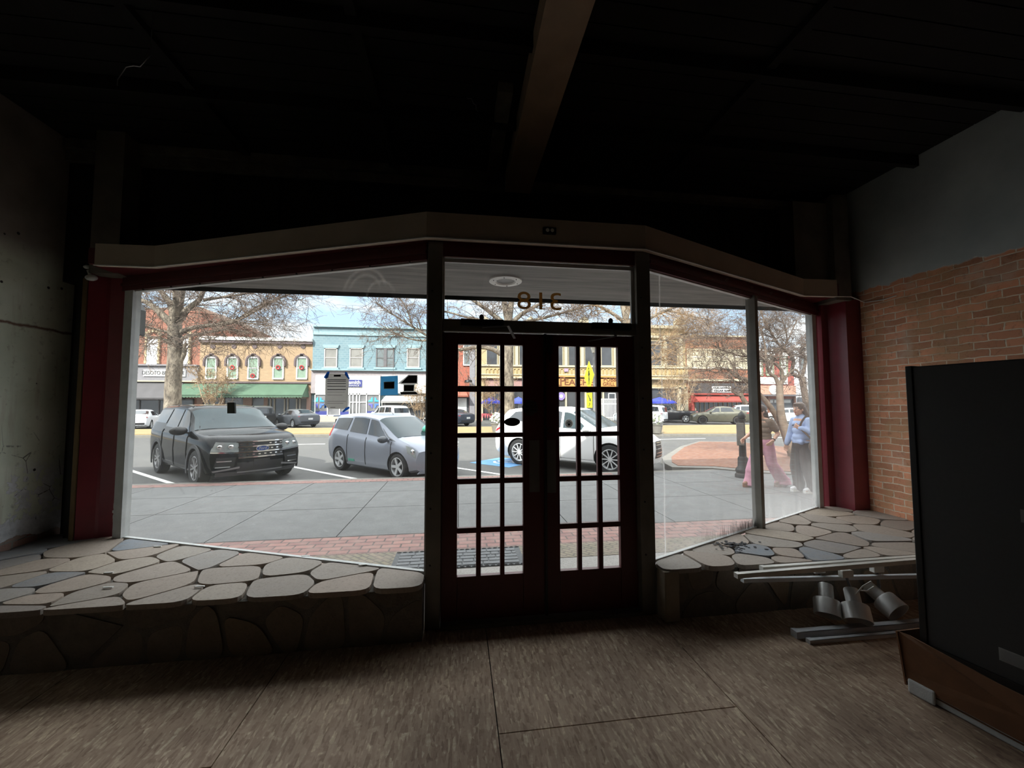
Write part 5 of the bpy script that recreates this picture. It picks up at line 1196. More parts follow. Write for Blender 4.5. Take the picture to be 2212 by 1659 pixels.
# --- the white SUV behind the doors
P = dict(L=4.78, W=.94, clear=.20, R=.37, wb=2.79, fx=1.42, arch=.05, tumble=.20, soft=.08, rr=.7,
  top=[(-2.39, 1.05), (-2.3, 1.40), (-2.05, 1.62), (-1.4, 1.68), (-.3, 1.70), (.25, 1.64), (1.15, 1.16), (1.3, 1.11), (1.95, 1.02), (2.2, .94), (2.39, .80)],
  belt=[(-2.39, 1.02), (-2.0, 1.18), (-.8, 1.08), (1.1, 1.04), (1.9, .94), (2.39, .74)], plan=[(-2.39, .84), (-1.9, .92), (-.8, .94), (1.0, .94), (1.8, .90), (2.39, .82)], nose_round=.36, nose_len=.85, tail_tilt=.30, tail_z=1.0)
M_PWHT = paint('white car paint', C(226, 226, 226), 0.0)
c = Car('crossover', 'white crossover SUV parked outside the glazed double doors', 'car', None, P, M_PWHT)
for sd in (1, -1):
    c.side('side_window', M_WSH, sd, .08, .92, .06, .38, 6.12, 6.93); c.side('side_window', M_CARGL, sd, -.92, 0, -.84, -.02, 6.12, 6.93); c.side('side_window', M_CARGL, sd, -1.9, -1.02, -1.62, -.94, 6.3, 6.9)
    c.side('side_cladding', M_TRIMB, sd, -.92, .96, -.92, .96, .9, 2.6, .012, 8, 2)
    c.side('headlight', M_LAMP, sd, 2.05, 2.37, 1.88, 2.22, 5.0, 6.05, .008, 6, 3); c.side('tail_light', M_TAIL, sd, -2.38, -2.05, -2.36, -2.1, 5.0, 5.8, .008, 4, 3)
    q = MB().tube([c.S(x, 7.9, sd, .035) for x in (.1, -.5, -1.1, -1.7)], .016, 8)
    for x in (.1, -.8, -1.7): q.beam(c.S(x, 7.9, sd, -.01), c.S(x, 7.9, sd, .035), .05, .03)
    q.build('roof_rail', M_CHROME, c.root, smooth=50)
c.over('windscreen', M_WSH, 1.18, .32, 7.05, xe0=-.06); c.capp('rear_window', M_CARGL, -1, -.66, .66, 1.12, 1.46); c.seams((1.0, .02, -.98)); c.handles((.16, -.78), M_CHROME, 5.3); c.mirror(.86, 6.1, M_PWHT, (.11, .15, .09), .15); c.wheels('ten')
g = c.capp('grille', M_BLACK, 1, -.26, .26, .40, .82, .01, 8, 5, top=(-.2, .2)); q = MB()
for z in (.44, .52, .62, .72, .78): c.capp('', None, 1, -.23, .23, z, z+.02, .02, 8, 1, mb=q, build=False)
q.build('grille_bars', M_CHROME, g); c.capp('license_plate', M_PLATEW, -1, -.2, .2, .78, .92, .012, 2, 2)
for sd in (1, -1): c.capp('fog_lamp_bay', M_BLACK, 1, sd*.5, sd*.76, .36, .56, .01, 4, 2)
c.place(PZ(1320, 1024, -0.15) - HEAD*P['fx'] + side_n*(.94-.115), HEAD)

# --- the far row of parked cars
def far_car(name, label, kind, col, px, py, heading, sc=1.0, metal=.2, rim='five', rm=None):
    PR = {
     'sedan': dict(L=4.7, W=.90, clear=.19, R=.325, wb=2.7, fx=1.42, tumble=.2, top=[(-2.35, .95), (-2.25, 1.06), (-1.75, 1.10), (-1.0, 1.40), (-.3, 1.45), (.2, 1.42), (1.05, 1.0), (1.9, .86), (2.2, .76), (2.35, .66)], belt=[(-2.35, .93), (-1.8, .99), (-.8, .95), (1.1, .92), (1.8, .82), (2.35, .6)], plan=[(-2.35, .8), (-1.8, .88), (0, .9), (1.6, .87), (2.35, .76)], tail_tilt=.1, soft=.1, win=[(.02, .78, .0, .30), (-.9, -.06, -.82, -.08)], rear=(-1.72, -1.08)),
     'suv': dict(L=4.7, W=.93, clear=.22, R=.36, wb=2.75, fx=1.42, tumble=.18, top=[(-2.35, 1.05), (-2.3, 1.45), (-2.15, 1.66), (-1.4, 1.72), (-.2, 1.73), (.3, 1.67), (1.1, 1.15), (1.9, 1.04), (2.2, .96), (2.35, .84)], belt=[(-2.35, 1.02), (-1.8, 1.10), (-.8, 1.06), (1.1, 1.03), (1.9, .94), (2.35, .76)], plan=[(-2.35, .86), (-1.8, .92), (0, .93), (1.6, .91), (2.35, .82)], tail_tilt=.22, tail_z=1.0, win=[(.06, .86, .05, .36), (-.9, -.02, -.84, -.03), (-2.0, -1.02, -1.86, -.96)], rear=None),
     'coupe': dict(L=4.75, W=.94, clear=.21, R=.37, wb=2.8, fx=1.42, tumble=.2, top=[(-2.37, 1.08), (-2.25, 1.16), (-1.7, 1.28), (-.8, 1.58), (-.2, 1.62), (.3, 1.57), (1.15, 1.1), (1.9, 1.0), (2.2, .92), (2.37, .8)], belt=[(-2.37, 1.05), (-1.8, 1.14), (-.8, 1.06), (1.1, 1.02), (1.9, .92), (2.37, .72)], plan=[(-2.37, .86), (-1.8, .93), (0, .94), (1.6, .91), (2.37, .82)], tail_tilt=.12, win=[(.04, .88, .03, .34), (-1.1, -.05, -.9, -.06)], rear=(-1.75, -.85)),
     'pickup': dict(L=5.8, W=.98, clear=.28, R=.40, wb=3.7, fx=1.9, tumble=.16, top=[(-2.9, 1.14), (-.72, 1.15), (-.66, 1.55), (-.55, 1.84), (.3, 1.88), (.75, 1.82), (1.35, 1.30), (2.4, 1.2), (2.75, 1.12), (2.9, 1.0)], belt=[(-2.9, 1.12), (-.7, 1.12), (1.3, 1.16), (2.4, 1.1), (2.9, .94)], plan=[(-2.9, .96), (0, .98), (2.2, .97), (2.9, .9)], tail_tilt=.02, tail_round=.04, soft=.06, win=[(.42, 1.15, .4, .78), (-.5, .32, -.46, .30)], rear=None),
    }[kind]
    PR = {**PR}
    c = Car(name, label, 'car', 'cars parked along the far kerb', PR, paint('paint ' + name + label[:14], col, metal), 1)
    for sd in (1, -1):
        for w in PR['win']: c.side('side_window', M_CARGL, sd, *w, 6.15, 6.9)
        if kind != 'pickup': c.side('tail_light', M_TAIL, sd, -c.h+.02, -c.h+.30, -c.h+.02, -c.h+.2, 4.9, 5.8, .012, 3, 3)
        else: c.side('tail_light', M_TAIL, sd, -c.h+.02, -c.h+.16, -c.h+.02, -c.h+.16, 4.2, 5.9, .012, 2, 3)
        c.side('headlight', M_LAMP, sd, c.h-.32, c.h-.03, c.h-.42, c.h-.14, 4.9, 5.9, .01, 3, 3)
    x0 = PR['top'][-4][0] if kind != 'pickup' else 1.36
    c.over('windscreen', M_WSH, {'sedan': 1.02, 'suv': 1.06, 'coupe': 1.1, 'pickup': 1.3}[kind], {'sedan': .3, 'suv': .38, 'coupe': .38, 'pickup': .82}[kind], 7.1)
    if PR['rear']: c.over('rear_window', M_CARGL, PR['rear'][0], PR['rear'][1], 7.2)
    elif kind == 'suv':
        c.capp('rear_window', M_CARGL, -1, -.66, .66, 1.12, 1.52)
        for sd in (1, -1):
            q = MB().tube([c.S(x, 7.9, sd, .04) for x in (.1, -.6, -1.2, -1.8)], .02, 6)
            for x in (.1, -.8, -1.8): q.beam(c.S(x, 7.9, sd, -.01), c.S(x, 7.9, sd, .04), .05, .03)
            q.build('roof_rail', M_TRIMB, c.root)
    else:
        f = MB().box(-2.82, -.8, -.82, .82, 1.151, 1.166); f.build('bed_cover', M_BLACK, c.root); c.over('rear_window', M_CARGL, -.655, -.585, 7.6, .006)
    c.capp('license_plate', M_PLATEW, -1, -.18, .18, .62 if kind != 'suv' else .8, .76 if kind != 'suv' else .94, .014, 2, 2); c.capp('rear_bumper', M_TRIMB, -1, -.7, .7, .36, .5, .012, 6, 1)
    c.handles((.14, -.7) if kind != 'pickup' else (.5, -.35), M_CHROME, 5.3); c.mirror(.8 if kind != 'pickup' else 1.15, 6.1, M_BLACK if kind == 'pickup' else c.m); c.wheels(rim, rm)
    at = PZ(px, py, -0.15); c.place(at, heading); return c
HL = Vector((-0.80, 0.60, 0)); HR = Vector((-0.70, 0.71, 0))
def at_y(px, Y): p = PY(px, 900, Y); return (p.x, Y, -0.15)
FAR = [('sedan', 'white sedan seen from behind at the far left, left of the black SUV', 'sedan', C(224, 226, 230), 306, 33.6, Vector((-.38, .92, 0)), .1, 'five', None),
 ('suv', 'black SUV parked across the street, half hidden by the nearer black SUV', 'suv', C(24, 26, 30), 558, 34.6, Vector((-.55, .83, 0)), .2, 'five', None),
 ('sedan', 'dark grey sedan with red tail lights in front of the green awning', 'sedan', C(96, 100, 106), 640, 34.4, Vector((-.72, .69, 0)), .3, 'five', None),
 ('suv', 'white SUV parked before the white shop front, above the silver hatchback roof', 'suv', C(228, 228, 228), 838, 34.8, Vector((-.62, .78, 0)), 0, 'five', None),
 ('sedan', 'dark sedan across the street seen through the left door panes', 'sedan', C(60, 66, 78), 972, 34.4, Vector((-.66, .75, 0)), .2, 'five', None),
 ('suv', 'silver white SUV across the street just left of the black pickup', 'suv', C(222, 224, 226), 1382, 34.0, Vector((-.72, .69, 0)), .1, 'five', None),
 ('pickup_truck', 'black pickup truck across the street before the cream building', 'pickup', C(22, 24, 30), 1438, 36.6, Vector((-.86, .5, 0)), .15, 'six', None),
 ('coupe_car', 'olive grey sloping back car in front of the red awning', 'coupe', C(92, 91, 80), 1552, 32.7, Vector((-.90, .43, 0)), .5, 'double', M_DARKRIM),
 ('suv', 'white SUV across the street beside the window mullion', 'suv', C(228, 228, 226), 1597, 35.9, Vector((-.88, .47, 0)), 0, 'five', None),
 ('sedan', 'white sedan across the street beyond the near tree', 'sedan', C(224, 226, 228), 1700, 33.0, Vector((-.86, .5, 0)), 0, 'five', None),
 ('sedan', 'pale car across the street beside the head of the woman in blue', 'sedan', C(214, 220, 226), 1716, 36.2, Vector((-.8, .6, 0)), .1, 'five', None)]
for nm, lab, kd, col, px, Y, hd_, mt, rim, rm in FAR:
    far_car(nm, lab, kd, col, px, 900, hd_, metal=mt, rim=rim, rm=rm).root.location = at_y(px, Y)

# ================================================================== trees
M_BARK = NT('mottled grey bark')
_v = M_BARK.obj((1, 1, .45)); _n = M_BARK.noise(_v, 3.2, 7, .7); _n2 = M_BARK.noise(_v, 14, 4)
M_BARK.set('Base Color', M_BARK.mix(M_BARK.gate(_n2, .55, .72), M_BARK.ramp(_n, [(.36, C(58, 52, 46)), (.5, C(112, 102, 90)), (.66, C(150, 140, 124))]), C(70, 62, 56))); M_BARK.set('Roughness', .9); M_BARK.bump(_n2, .6, .05); M_BARK = M_BARK.m; M_BARK2 = mat('pale smooth bark', C(160, 142, 120), 0.8, var=0.25, scale=4)
M_BARKN = mat('grey brown near bark', C(112, 98, 86), 0.85, var=0.35, scale=6, bump=0.3); M_TWIG = mat('brown twigs', C(104, 90, 80), 0.9, var=0.2); M_TWIG2 = mat('tan seed twigs', C(146, 122, 94), 0.9, var=0.25)
def spline(pts, n=4):
    P = [Vector(p) for p in pts]; out = []
    for k in range(len(P)-1):
        a, b, c, d = P[max(k-1, 0)], P[k], P[k+1], P[min(k+2, len(P)-1)]
        for i in range(n):
            t = i/n; out.append(0.5*((2*b)+(-a+c)*t+(2*a-5*b+4*c-d)*t*t+(-a+3*b-3*c+d)*t**3))
    return out + [P[-1]]
def twig(mb, rng, p, d, L, r, depth, rmin, spread=.7, up=.10, kids=(2, 4), n=4):
    d = d.normalized(); pts = [p]; q = p
    for k in range(4):
        d = (d + Vector((rng.gauss(0, .22), rng.gauss(0, .22), rng.gauss(up*.3-.03, .2)))).normalized(); q = q + d*L/4; pts.append(q)
    mb.tube(pts, [max(rmin, r*(1-.17*k)) for k in range(5)], n, cap=False)
    if depth <= 0: return
    for c in range(rng.randint(*kids)):
        t = rng.uniform(.3, 1.0); i = min(3, int(t*4)); base = pts[i]+(pts[i+1]-pts[i])*(t*4-i)
        nd = (d + Vector((rng.gauss(0, spread), rng.gauss(0, spread), rng.gauss(up, spread*.8)))).normalized()
        twig(mb, rng, base, nd, L*rng.uniform(.55, .85), r*.6, depth-1, rmin, spread, up, kids, 3)
def tree(name, label, trunks, limbs, Y, seed, bark, twigm, cat='tree', density=6, tl=1.2, depth=3, rmin=.010, up=.1, spread=.7, kids=(2, 4), dy=1.5, extra=(), group=None):
    # trunks / limbs: (list of (px, py[, dY]), radius at start, radius at end), placed in the plane at distance Y
    rng = random.Random(seed); W3 = lambda q: PY(q[0], q[1], Y + (q[2] if len(q) > 2 else 0))
    base = W3(trunks[0][0][0]); t = thing(name, label, cat, (base.x, base.y, base.z), 0, group); off = Vector(t.location)
    def put(sets, part, m, wob=0):
        mb = MB(); out = []
        for pts, r0, r1 in sets:
            P = spline([W3(q)-off for q in pts]); n = len(P)
            P = [p if wob == 0 or k in (0,) else p + Vector((0, rng.uniform(-wob, wob)*k/n, 0)) for k, p in enumerate(P)]
            R = [r0+(r1-r0)*k/(n-1) for k in range(n)]; mb.tube(P, R, 10); out.append((P, R))
        mb.build(part, m, t, smooth=60); return out
    put(trunks, 'trunk', bark); lb = put(limbs, 'branches', bark)
    mb = MB()
    for P, R in lb:
        n = len(P); L = sum((a-b).length for a, b in zip(P, P[1:])); side = rng.choice((-1, 1))*rng.uniform(.3, 1)*dy/max(L, 1)
        for k in range(int(density*L)+2):
            u = rng.uniform(.15, 1.0)**.8; i = min(n-2, int(u*(n-1))); p = P[i]+(P[i+1]-P[i])*(u*(n-1)-i); d = (P[i+1]-P[i]).normalized()
            nd = d + Vector((rng.gauss(0, spread), rng.gauss(0, spread), rng.gauss(up, spread)))
            twig(mb, rng, p, nd, tl*rng.uniform(.5, 1.1), min(R[i]*.5, .03), depth, rmin, spread, up, kids)
    for (x0, y0, x1, y1, cnt) in extra:
        for k in range(cnt):
            p = W3((rng.uniform(x0, x1), rng.uniform(y0, y1), rng.uniform(-dy, dy)))-off; twig(mb, rng, p, Vector((rng.gauss(0, 1), rng.gauss(0, 1), rng.gauss(.2, .7))), tl, rmin*1.6, depth, rmin, spread, up, kids)
    mb.build('twigs', twigm, t, kind='stuff'); return t
tree('street_tree', 'large bare tree with mottled trunk on the median behind the black SUV',
  [([(370, 925), (373, 880), (374, 830), (379, 770), (378, 725), (378, 700)], .43, .32)],
  [([(377, 705), (352, 682), (335, 665), (310, 650), (270, 640)], .24, .08), ([(376, 702), (372, 665, .5), (356, 640, .8), (330, 605, 1)], .24, .1), ([(379, 700), (380, 660, -.6), (378, 600, -1)], .2, .1), ([(381, 700), (390, 650), (398, 600)], .22, .12), ([(383, 698), (405, 668), (430, 648), (442, 620)], .2, .1),
   ([(440, 648), (480, 642), (540, 632), (600, 610)], .09, .04), ([(384, 722), (410, 710), (450, 703), (500, 697), (545, 675), (590, 650), (640, 630)], .15, .04), ([(450, 703), (510, 690), (560, 660), (600, 645)], .07, .03), ([(386, 742), (400, 728), (440, 720), (490, 712), (540, 720)], .12, .03), ([(374, 742), (350, 732), (310, 726)], .12, .05), ([(372, 720), (340, 712), (300, 700)], .1, .04), ([(384, 790), (397, 765), (398, 748), (404, 742)], .14, .09), ([(500, 697), (560, 700), (590, 705)], .05, .02)],
  25, 11, M_BARK, M_TWIG, density=5.0, tl=1.6, depth=3, rmin=.0075, up=.0, dy=2)
tree('street_tree', 'tall bare tree on the median seen through the left door panes and transom',
  [([(1096, 925), (1096, 860), (1094, 790), (1096, 740), (1098, 702)], .5, .40)],
  [([(1097, 705), (1078, 690), (1050, 668), (1010, 640)], .2, .1), ([(1098, 702), (1090, 660), (1085, 620)], .22, .15), ([(1099, 702), (1105, 650), (1110, 610)], .22, .15), ([(1100, 705), (1125, 680), (1160, 660), (1200, 640)], .18, .08), ([(1096, 775), (1065, 755), (1030, 750), (985, 755), (940, 735), (890, 705), (850, 680), (815, 655)], .17, .03), ([(940, 735), (900, 735), (860, 722), (820, 700)], .07, .025), ([(890, 705), (880, 670), (860, 640)], .06, .03), ([(1110, 700), (1160, 690), (1230, 672), (1290, 655)], .12, .05), ([(1085, 695), (1030, 690), (960, 672)], .11, .05)],
  26, 23, M_BARK, M_TWIG, density=3.8, tl=1.7, depth=3, rmin=.008, up=.03, dy=2)
tree('street_tree', 'bare tree on the median behind the right door post and right window',
  [([(1378, 925), (1376, 860), (1368, 790), (1356, 720), (1352, 690)], .48, .36)],
  [([(1353, 695), (1345, 660), (1335, 610)], .22, .14), ([(1352, 690), (1360, 650), (1370, 610)], .2, .14), ([(1354, 700), (1320, 675), (1280, 655), (1240, 640)], .15, .06), ([(1357, 720), (1400, 690), (1440, 670), (1490, 655)], .16, .06), ([(1360, 740), (1410, 745), (1460, 725), (1520, 715)], .12, .04), ([(1362, 760), (1420, 775), (1470, 748)], .10, .03), ([(1440, 670), (1480, 680), (1530, 690)], .07, .03)],
  26.5, 37, M_BARK, M_TWIG2, density=4.4, tl=1.7, depth=3, rmin=.008, up=.03, dy=2)
tree('crape_myrtle', 'bare many stemmed crape myrtle on the brick island just outside the right window',
  [([(1722, 1000), (1700, 940), (1687, 890), (1684, 832)], .125, .09), ([(1715, 1000, .3), (1690, 925, .3), (1668, 885, .2), (1648, 860, .1), (1634, 845)], .10, .06), ([(1755, 1000, .5), (1748, 920, .5), (1741, 867, .4), (1732, 815, .4)], .12, .08)],
  [([(1684, 840), (1675, 815), (1662, 805), (1655, 778), (1652, 745), (1640, 700)], .06, .02), ([(1685, 835), (1690, 805), (1675, 786), (1655, 780), (1634, 766), (1606, 770), (1580, 762), (1554, 754), (1536, 743), (1505, 745)], .05, .012), ([(1732, 815, .4), (1711, 806, .3), (1714, 778, .2), (1700, 760), (1680, 741), (1664, 715), (1650, 690), (1640, 660)], .06, .02), ([(1733, 812, .4), (1740, 776, .4), (1727, 759, .3), (1741, 745, .2), (1765, 725)], .05, .02),
   ([(1634, 845), (1620, 826), (1610, 818), (1590, 814), (1575, 800), (1561, 796), (1549, 794), (1530, 800), (1515, 801)], .06, .010), ([(1590, 834), (1580, 815), (1560, 806), (1520, 800)], .03, .010), ([(1612, 872), (1601, 853), (1608, 840), (1616, 830)], .07, .04), ([(1661, 808), (1672, 780), (1690, 760), (1722, 690)], .035, .012), ([(1690, 760), (1700, 730), (1690, 690)], .03, .012), ([(1554, 754), (1545, 735), (1520, 722)], .02, .008), ([(1687, 832), (1703, 808), (1722, 800), (1735, 835)], .04, .02)],
  10.6, 41, M_BARKN, M_TWIG, density=8, tl=.6, depth=3, rmin=.0033, up=.10, spread=.8, dy=.9, extra=((1480, 660, 1740, 760, 100),))
MYR = dict(density=4.5, tl=.8, depth=2, rmin=.010, up=.15, spread=.8, dy=.8, cat='shrub')
def myrtle(label, cx, base, s, seed, Y=38.1):
    L = []; rng = random.Random(seed)
    for k in range(7): a = -1+2*k/6; L.append(([(cx+a*5*s, base), (cx+a*16*s+rng.uniform(-3, 3), base-18*s, a), (cx+a*24*s, base-38*s-rng.uniform(0, 8), a*1.2), (cx+a*34*s+rng.uniform(-4, 4), base-58*s-rng.uniform(0, 14)*s, a*1.4)], .055, .015))
    tree('crape_myrtle', label, [([(cx-2, base+6), (cx, base)], .1, .08)], L, Y, seed, M_BARK2, M_TWIG2, **MYR)
myrtle('pale stemmed bare shrub in front of the green awning', 460, 890, 1.25, 5); myrtle('pale stemmed bare shrub at the right edge of the left window', 908, 905, 1.0, 6)
myrtle('pale stemmed bare shrub in front of the cream building by the pickup', 1465, 893, 1.2, 8); myrtle('pale stemmed bare shrub seen through the left door beside the tree trunk', 1068, 900, 1.1, 9)

# ================================================================== street furniture
M_IRON = mat('black cast iron', C(46, 48, 48), 0.5, metal=0.4, var=0.2); M_FLUO = mat('fluorescent yellow green', C(226, 232, 30), 0.5, var=0.03)
bl = thing('bollard', 'black cast bollard post with finial and square plate beside the window mullion', 'bollard', PZ(1606, 1031, -0.03))
MB().lathe([(0.0, 0), (0.17, 0), (0.17, .06), (0.14, .10), (0.16, .15), (0.15, .19), (0.11, .24), (0.105, .42), (0.085, .46), (0.0, .46)], 24).build('base', M_IRON, bl, smooth=40)
MB().lathe([(0.0, .44), (0.075, .44), (0.062, 1.25), (0.085, 1.27), (0.085, 1.30), (0.0, 1.30)], 20).build('post', M_IRON, bl, smooth=40)
MB().lathe([(0.0, 1.28), (0.055, 1.29), (0.085, 1.36), (0.06, 1.42), (0.02, 1.47), (0.0, 1.49)], 20).build('finial', M_IRON, bl, smooth=60)
bevel(MB().box(-0.20, -0.02, -0.10, -0.075, 0.72, 1.22).build('sign_plate', mat('dark worn plate', C(118, 116, 110), 0.6, var=0.25), bl), .01)
sp = PY(1273, 812, 13.7); cs = thing('crossing_sign', 'yellow diamond pedestrian crossing sign on a post beyond the white crossover', 'road sign', (sp.x, 13.7, -0.15))
MB().beam((0.03, 0, 0), (0.03, 0, 3.4), .06, .06).build('post', M_STEEL, cs)
zc = sp.z+.15; dg = .54
def plate(name, poly, x, m, parent, t=.006): return MB().prism([(x, y, z) for y, z in poly], (t, 0, 0)).build(name, m, parent)
dp = plate('diamond_plate', [(0, zc-dg), (dg, zc), (0, zc+dg), (-dg, zc)], -.012, M_FLUO, cs)
f = MB(); X0 = -.016
def stick(a, b, w): f.beam((X0, a[0], zc+a[1]), (X0, b[0], zc+b[1]), w, .005, (1, 0, 0))
f.prism([(X0+.002, .02+.045*math.cos(k*.4), zc+.27+.045*math.sin(k*.4)) for k in range(16)], (-.004, 0, 0))
stick((0, .2), (-.01, -.02), .09); stick((0, -.02), (.07, -.3), .05); stick((-.02, -.02), (-.09, -.3), .05); stick((0, .17), (.09, .02), .04); stick((0, .17), (-.1, .03), .04); stick((.07, -.3), (.11, -.3), .035); stick((-.09, -.3), (-.05, -.3), .035)
f.build('walking_figure', M_BLACK, dp)
z2 = PY(1273, 864, 13.7).z+.15; pq = plate('arrow_plate', [(-.3, z2-.28), (.3, z2-.28), (.3, z2+.26), (-.3, z2+.26)], -.012, M_FLUO, cs)
f = MB(); f.beam((X0, .12, z2+.2), (X0, -.1, z2), .05, .005, (1, 0, 0)); f.prism([(X0+.002, -.17, z2-.06), (X0+.002, -.02, z2-.02), (X0+.002, -.13, z2+.09)], (-.004, 0, 0)); f.build('arrow', M_BLACK, pq)
lettering('UP', .18, .002, M_BLACK, facing((X0, 0, z2-.17), (0, -1, 0), (0, 0, 1)), pq)
lp = PY(1284, 880, 30); sl = thing('street_lamp', 'grey lamp post behind the yellow crossing sign', 'street lamp', (lp.x, 30, -0.02)); hz = PY(1282, 762, 30).z
MB().tube([(0, 0, 0), (0, 0, hz)], [.11, .07], 12).build('post', mat('grey lamp post paint', C(120, 120, 124), .5), sl, smooth=60)
MB().lathe([(0, hz+.9), (.05, hz+.85), (.30, hz+.62), (.30, hz+.56), (.12, hz+.5)], 16).build('cap', M_IRON, sl, smooth=40); MB().lathe([(.12, hz), (.26, hz+.5), (.0, hz+.52)], 16).build('lantern', mat('frosted lantern', C(180, 180, 176), .3), sl, smooth=40)
def planter(label, px, py, Y, sc, seed):
    p = PY(px, py, Y); r = random.Random(seed); t = thing('flower_planter', label, 'planter', (p.x, Y, 0.02), 0, 'flower planters on the median')
    MB().lathe([(0, 0), (.24*sc, 0), (.32*sc, .45*sc), (.36*sc, .47*sc), (.36*sc, .52*sc), (.30*sc, .5*sc), (0, .46*sc)], 20).build('pot', M_KERB, t, smooth=40)
    f = MB(); g = MB()
    for k in range(110):
        v = Vector((r.gauss(0, 1), r.gauss(0, 1), r.gauss(.3, .8))).normalized()*r.uniform(.6, 1.0); c = Vector((v.x*.42*sc, v.y*.42*sc, .78*sc+v.z*.34*sc)); (f if k % 3 else g).ell(c, .055*sc, 6, 4)
    f.build('blossoms', M_WHITE, t, kind='stuff'); g.build('leaves', mat('grey green leaf', C(120, 128, 104), .8), t, kind='stuff')
planter('white flowering planter on the median by the white crossover nose', 1419, 930, 20.6, .95, 3); planter('white flowering planter seen through the left door above the grass', 1073, 902, 23, 1.0, 4)
def parasol(label, px, Y, seed, w=1.5):
    p = PY(px, 880, Y); t = thing('patio_parasol', label, 'parasol', (p.x, Y, 0), 0, 'blue parasols outside the pub'); z = PY(px, 868, Y).z
    MB().tube([(0, 0, 0), (0, 0, z+.5)], .03, 8).build('pole', M_WHITE, t)
    f = MB()
    for k in range(8):
        a, b = k*PI/4, (k+1)*PI/4; A = Vector((w*math.cos(a), w*math.sin(a), z)); B = Vector((w*math.cos(b), w*math.sin(b), z)); T_ = Vector((0, 0, z+.5)); f.prism([T_, A, B], (0, 0, -.02)); f.prism([A, B, B-Vector((0, 0, .18)), A-Vector((0, 0, .18))], (0.0, .01, 0))
    f.build('canopy', mat('royal blue canvas', C(60, 74, 190), .7), t)
parasol('blue parasol outside the pub near the black pickup', 1425, 38.6, 1, 1.7); parasol('blue parasol outside the pub left of the tree trunk', 1062, 38.8, 2, 1.05); parasol('blue parasol outside the pub right of the tree trunk', 1120, 38.8, 3, 1.05)
rl = MB(); x0, x1 = PY(1296, 870, 38.4).x, PY(1336, 870, 38.4).x; zz = PY(1316, 862, 38.4).z
for k in range(14): x = x0+(x1-x0)*k/13; rl.box(x-.03, x+.03, 38.38, 38.42, 0, zz)
for z in (zz, zz-.5, .3): rl.box(x0, x1, 38.37, 38.43, z-.04, z+.04)
rl.box(x0+.9, x1-.3, 38.37, 38.43, zz+.55, zz+.62); rl.box(x0+.9, x0+.97, 38.37, 38.43, zz, zz+.6); rl.box(x1-.37, x1-.3, 38.37, 38.43, zz, zz+.6)
rl.build('railing', M_WHITE, label='white picket railing outside the pub seen through the right door', cat='railing')
p = PY(1241, 880, 38.2); f = MB(); 
for s in (-1, 1): f.beam((p.x-.28*s, 38.2, 0), (p.x, 38.2, 1.15), .18, .05, (0, 1, 0))
f.beam((p.x-.2, 38.2, .35), (p.x+.2, 38.2, .35), .08, .05, (0, 1, 0)); f.build('sandwich_board', mat('red board', C(206, 60, 56), .6), label='red folding stand outside the pub seen through the right door', cat='stand')
f = MB(); xa, xb = PY(1040, 895, 37.8).x, PY(1124, 895, 37.8).x; n = 16
za = PY(1080, 894, 37.8).z
for k in range(n): x = xa+(xb-xa)*k/n; w = (xb-xa)/n; f.prism([(x, 37.8, za), (x+w, 37.8, za), (x+w/2, 37.8, za-.45)], (0, .02, 0))
f.box(xa, xb, 37.79, 37.82, za, za+.04); f.box(xa, xa+.05, 37.79, 37.84, 0, za); f.box(xb-.05, xb, 37.79, 37.84, 0, za)
f.build('bunting', mat('dusty rose bunting', C(170, 84, 92), .8), label='rose pennant bunting strung along the pub frontage beyond the left door', cat='bunting')

# ================================================================== two women walking past
M_SKIN = mat('skin', C(206, 160, 136), 0.5, var=0.05, scale=12); M_HAIR = mat('dark brown hair', C(62, 46, 38), 0.55, var=0.3, scale=30); M_HAIR2 = mat('brown hair', C(92, 72, 58), 0.5, var=0.3, scale=30)
M_SWEAT = mat('pale blue sweatshirt', C(164, 180, 214), 0.9, var=0.07, scale=9, bump=0.15); M_PANT = mat('dark brown trousers', C(70, 60, 54), 0.9, var=0.15, scale=9, bump=0.15)
M_PINK = mat('dusty pink velvet', C(196, 138, 156), 0.85, var=0.18, scale=7, bump=0.2); M_TOP = mat('brown blouse', C(116, 98, 84), 0.85, var=0.15); M_SHOEW = mat('white trainers', C(232, 232, 234), 0.5, var=0.05); M_SHOEB = mat('tan brown shoe', C(128, 86, 62), 0.6)
def cap(mb, a, b, ra, rb, flat=1.0, n=14):           # tapered limb piece with round ends
    a, b = Vector(a), Vector(b); d = b-a; L = d.length; k = 6; pts = []; R = []
    for i in range(k): t = -math.cos(PI/2*i/k); pts.append(a+d.normalized()*ra*t); R.append(max(.002, ra*math.sqrt(max(0, 1-t*t))))
    for i in range(1, 5): pts.append(a+d*i/5*1.0); R.append(ra+(rb-ra)*i/5)
    for i in range(k+1): t = math.sin(PI/2*i/k); pts.append(b+d.normalized()*rb*t); R.append(max(.002, rb*math.sqrt(max(0, 1-t*t))))
    mb.tube(pts, R, n)
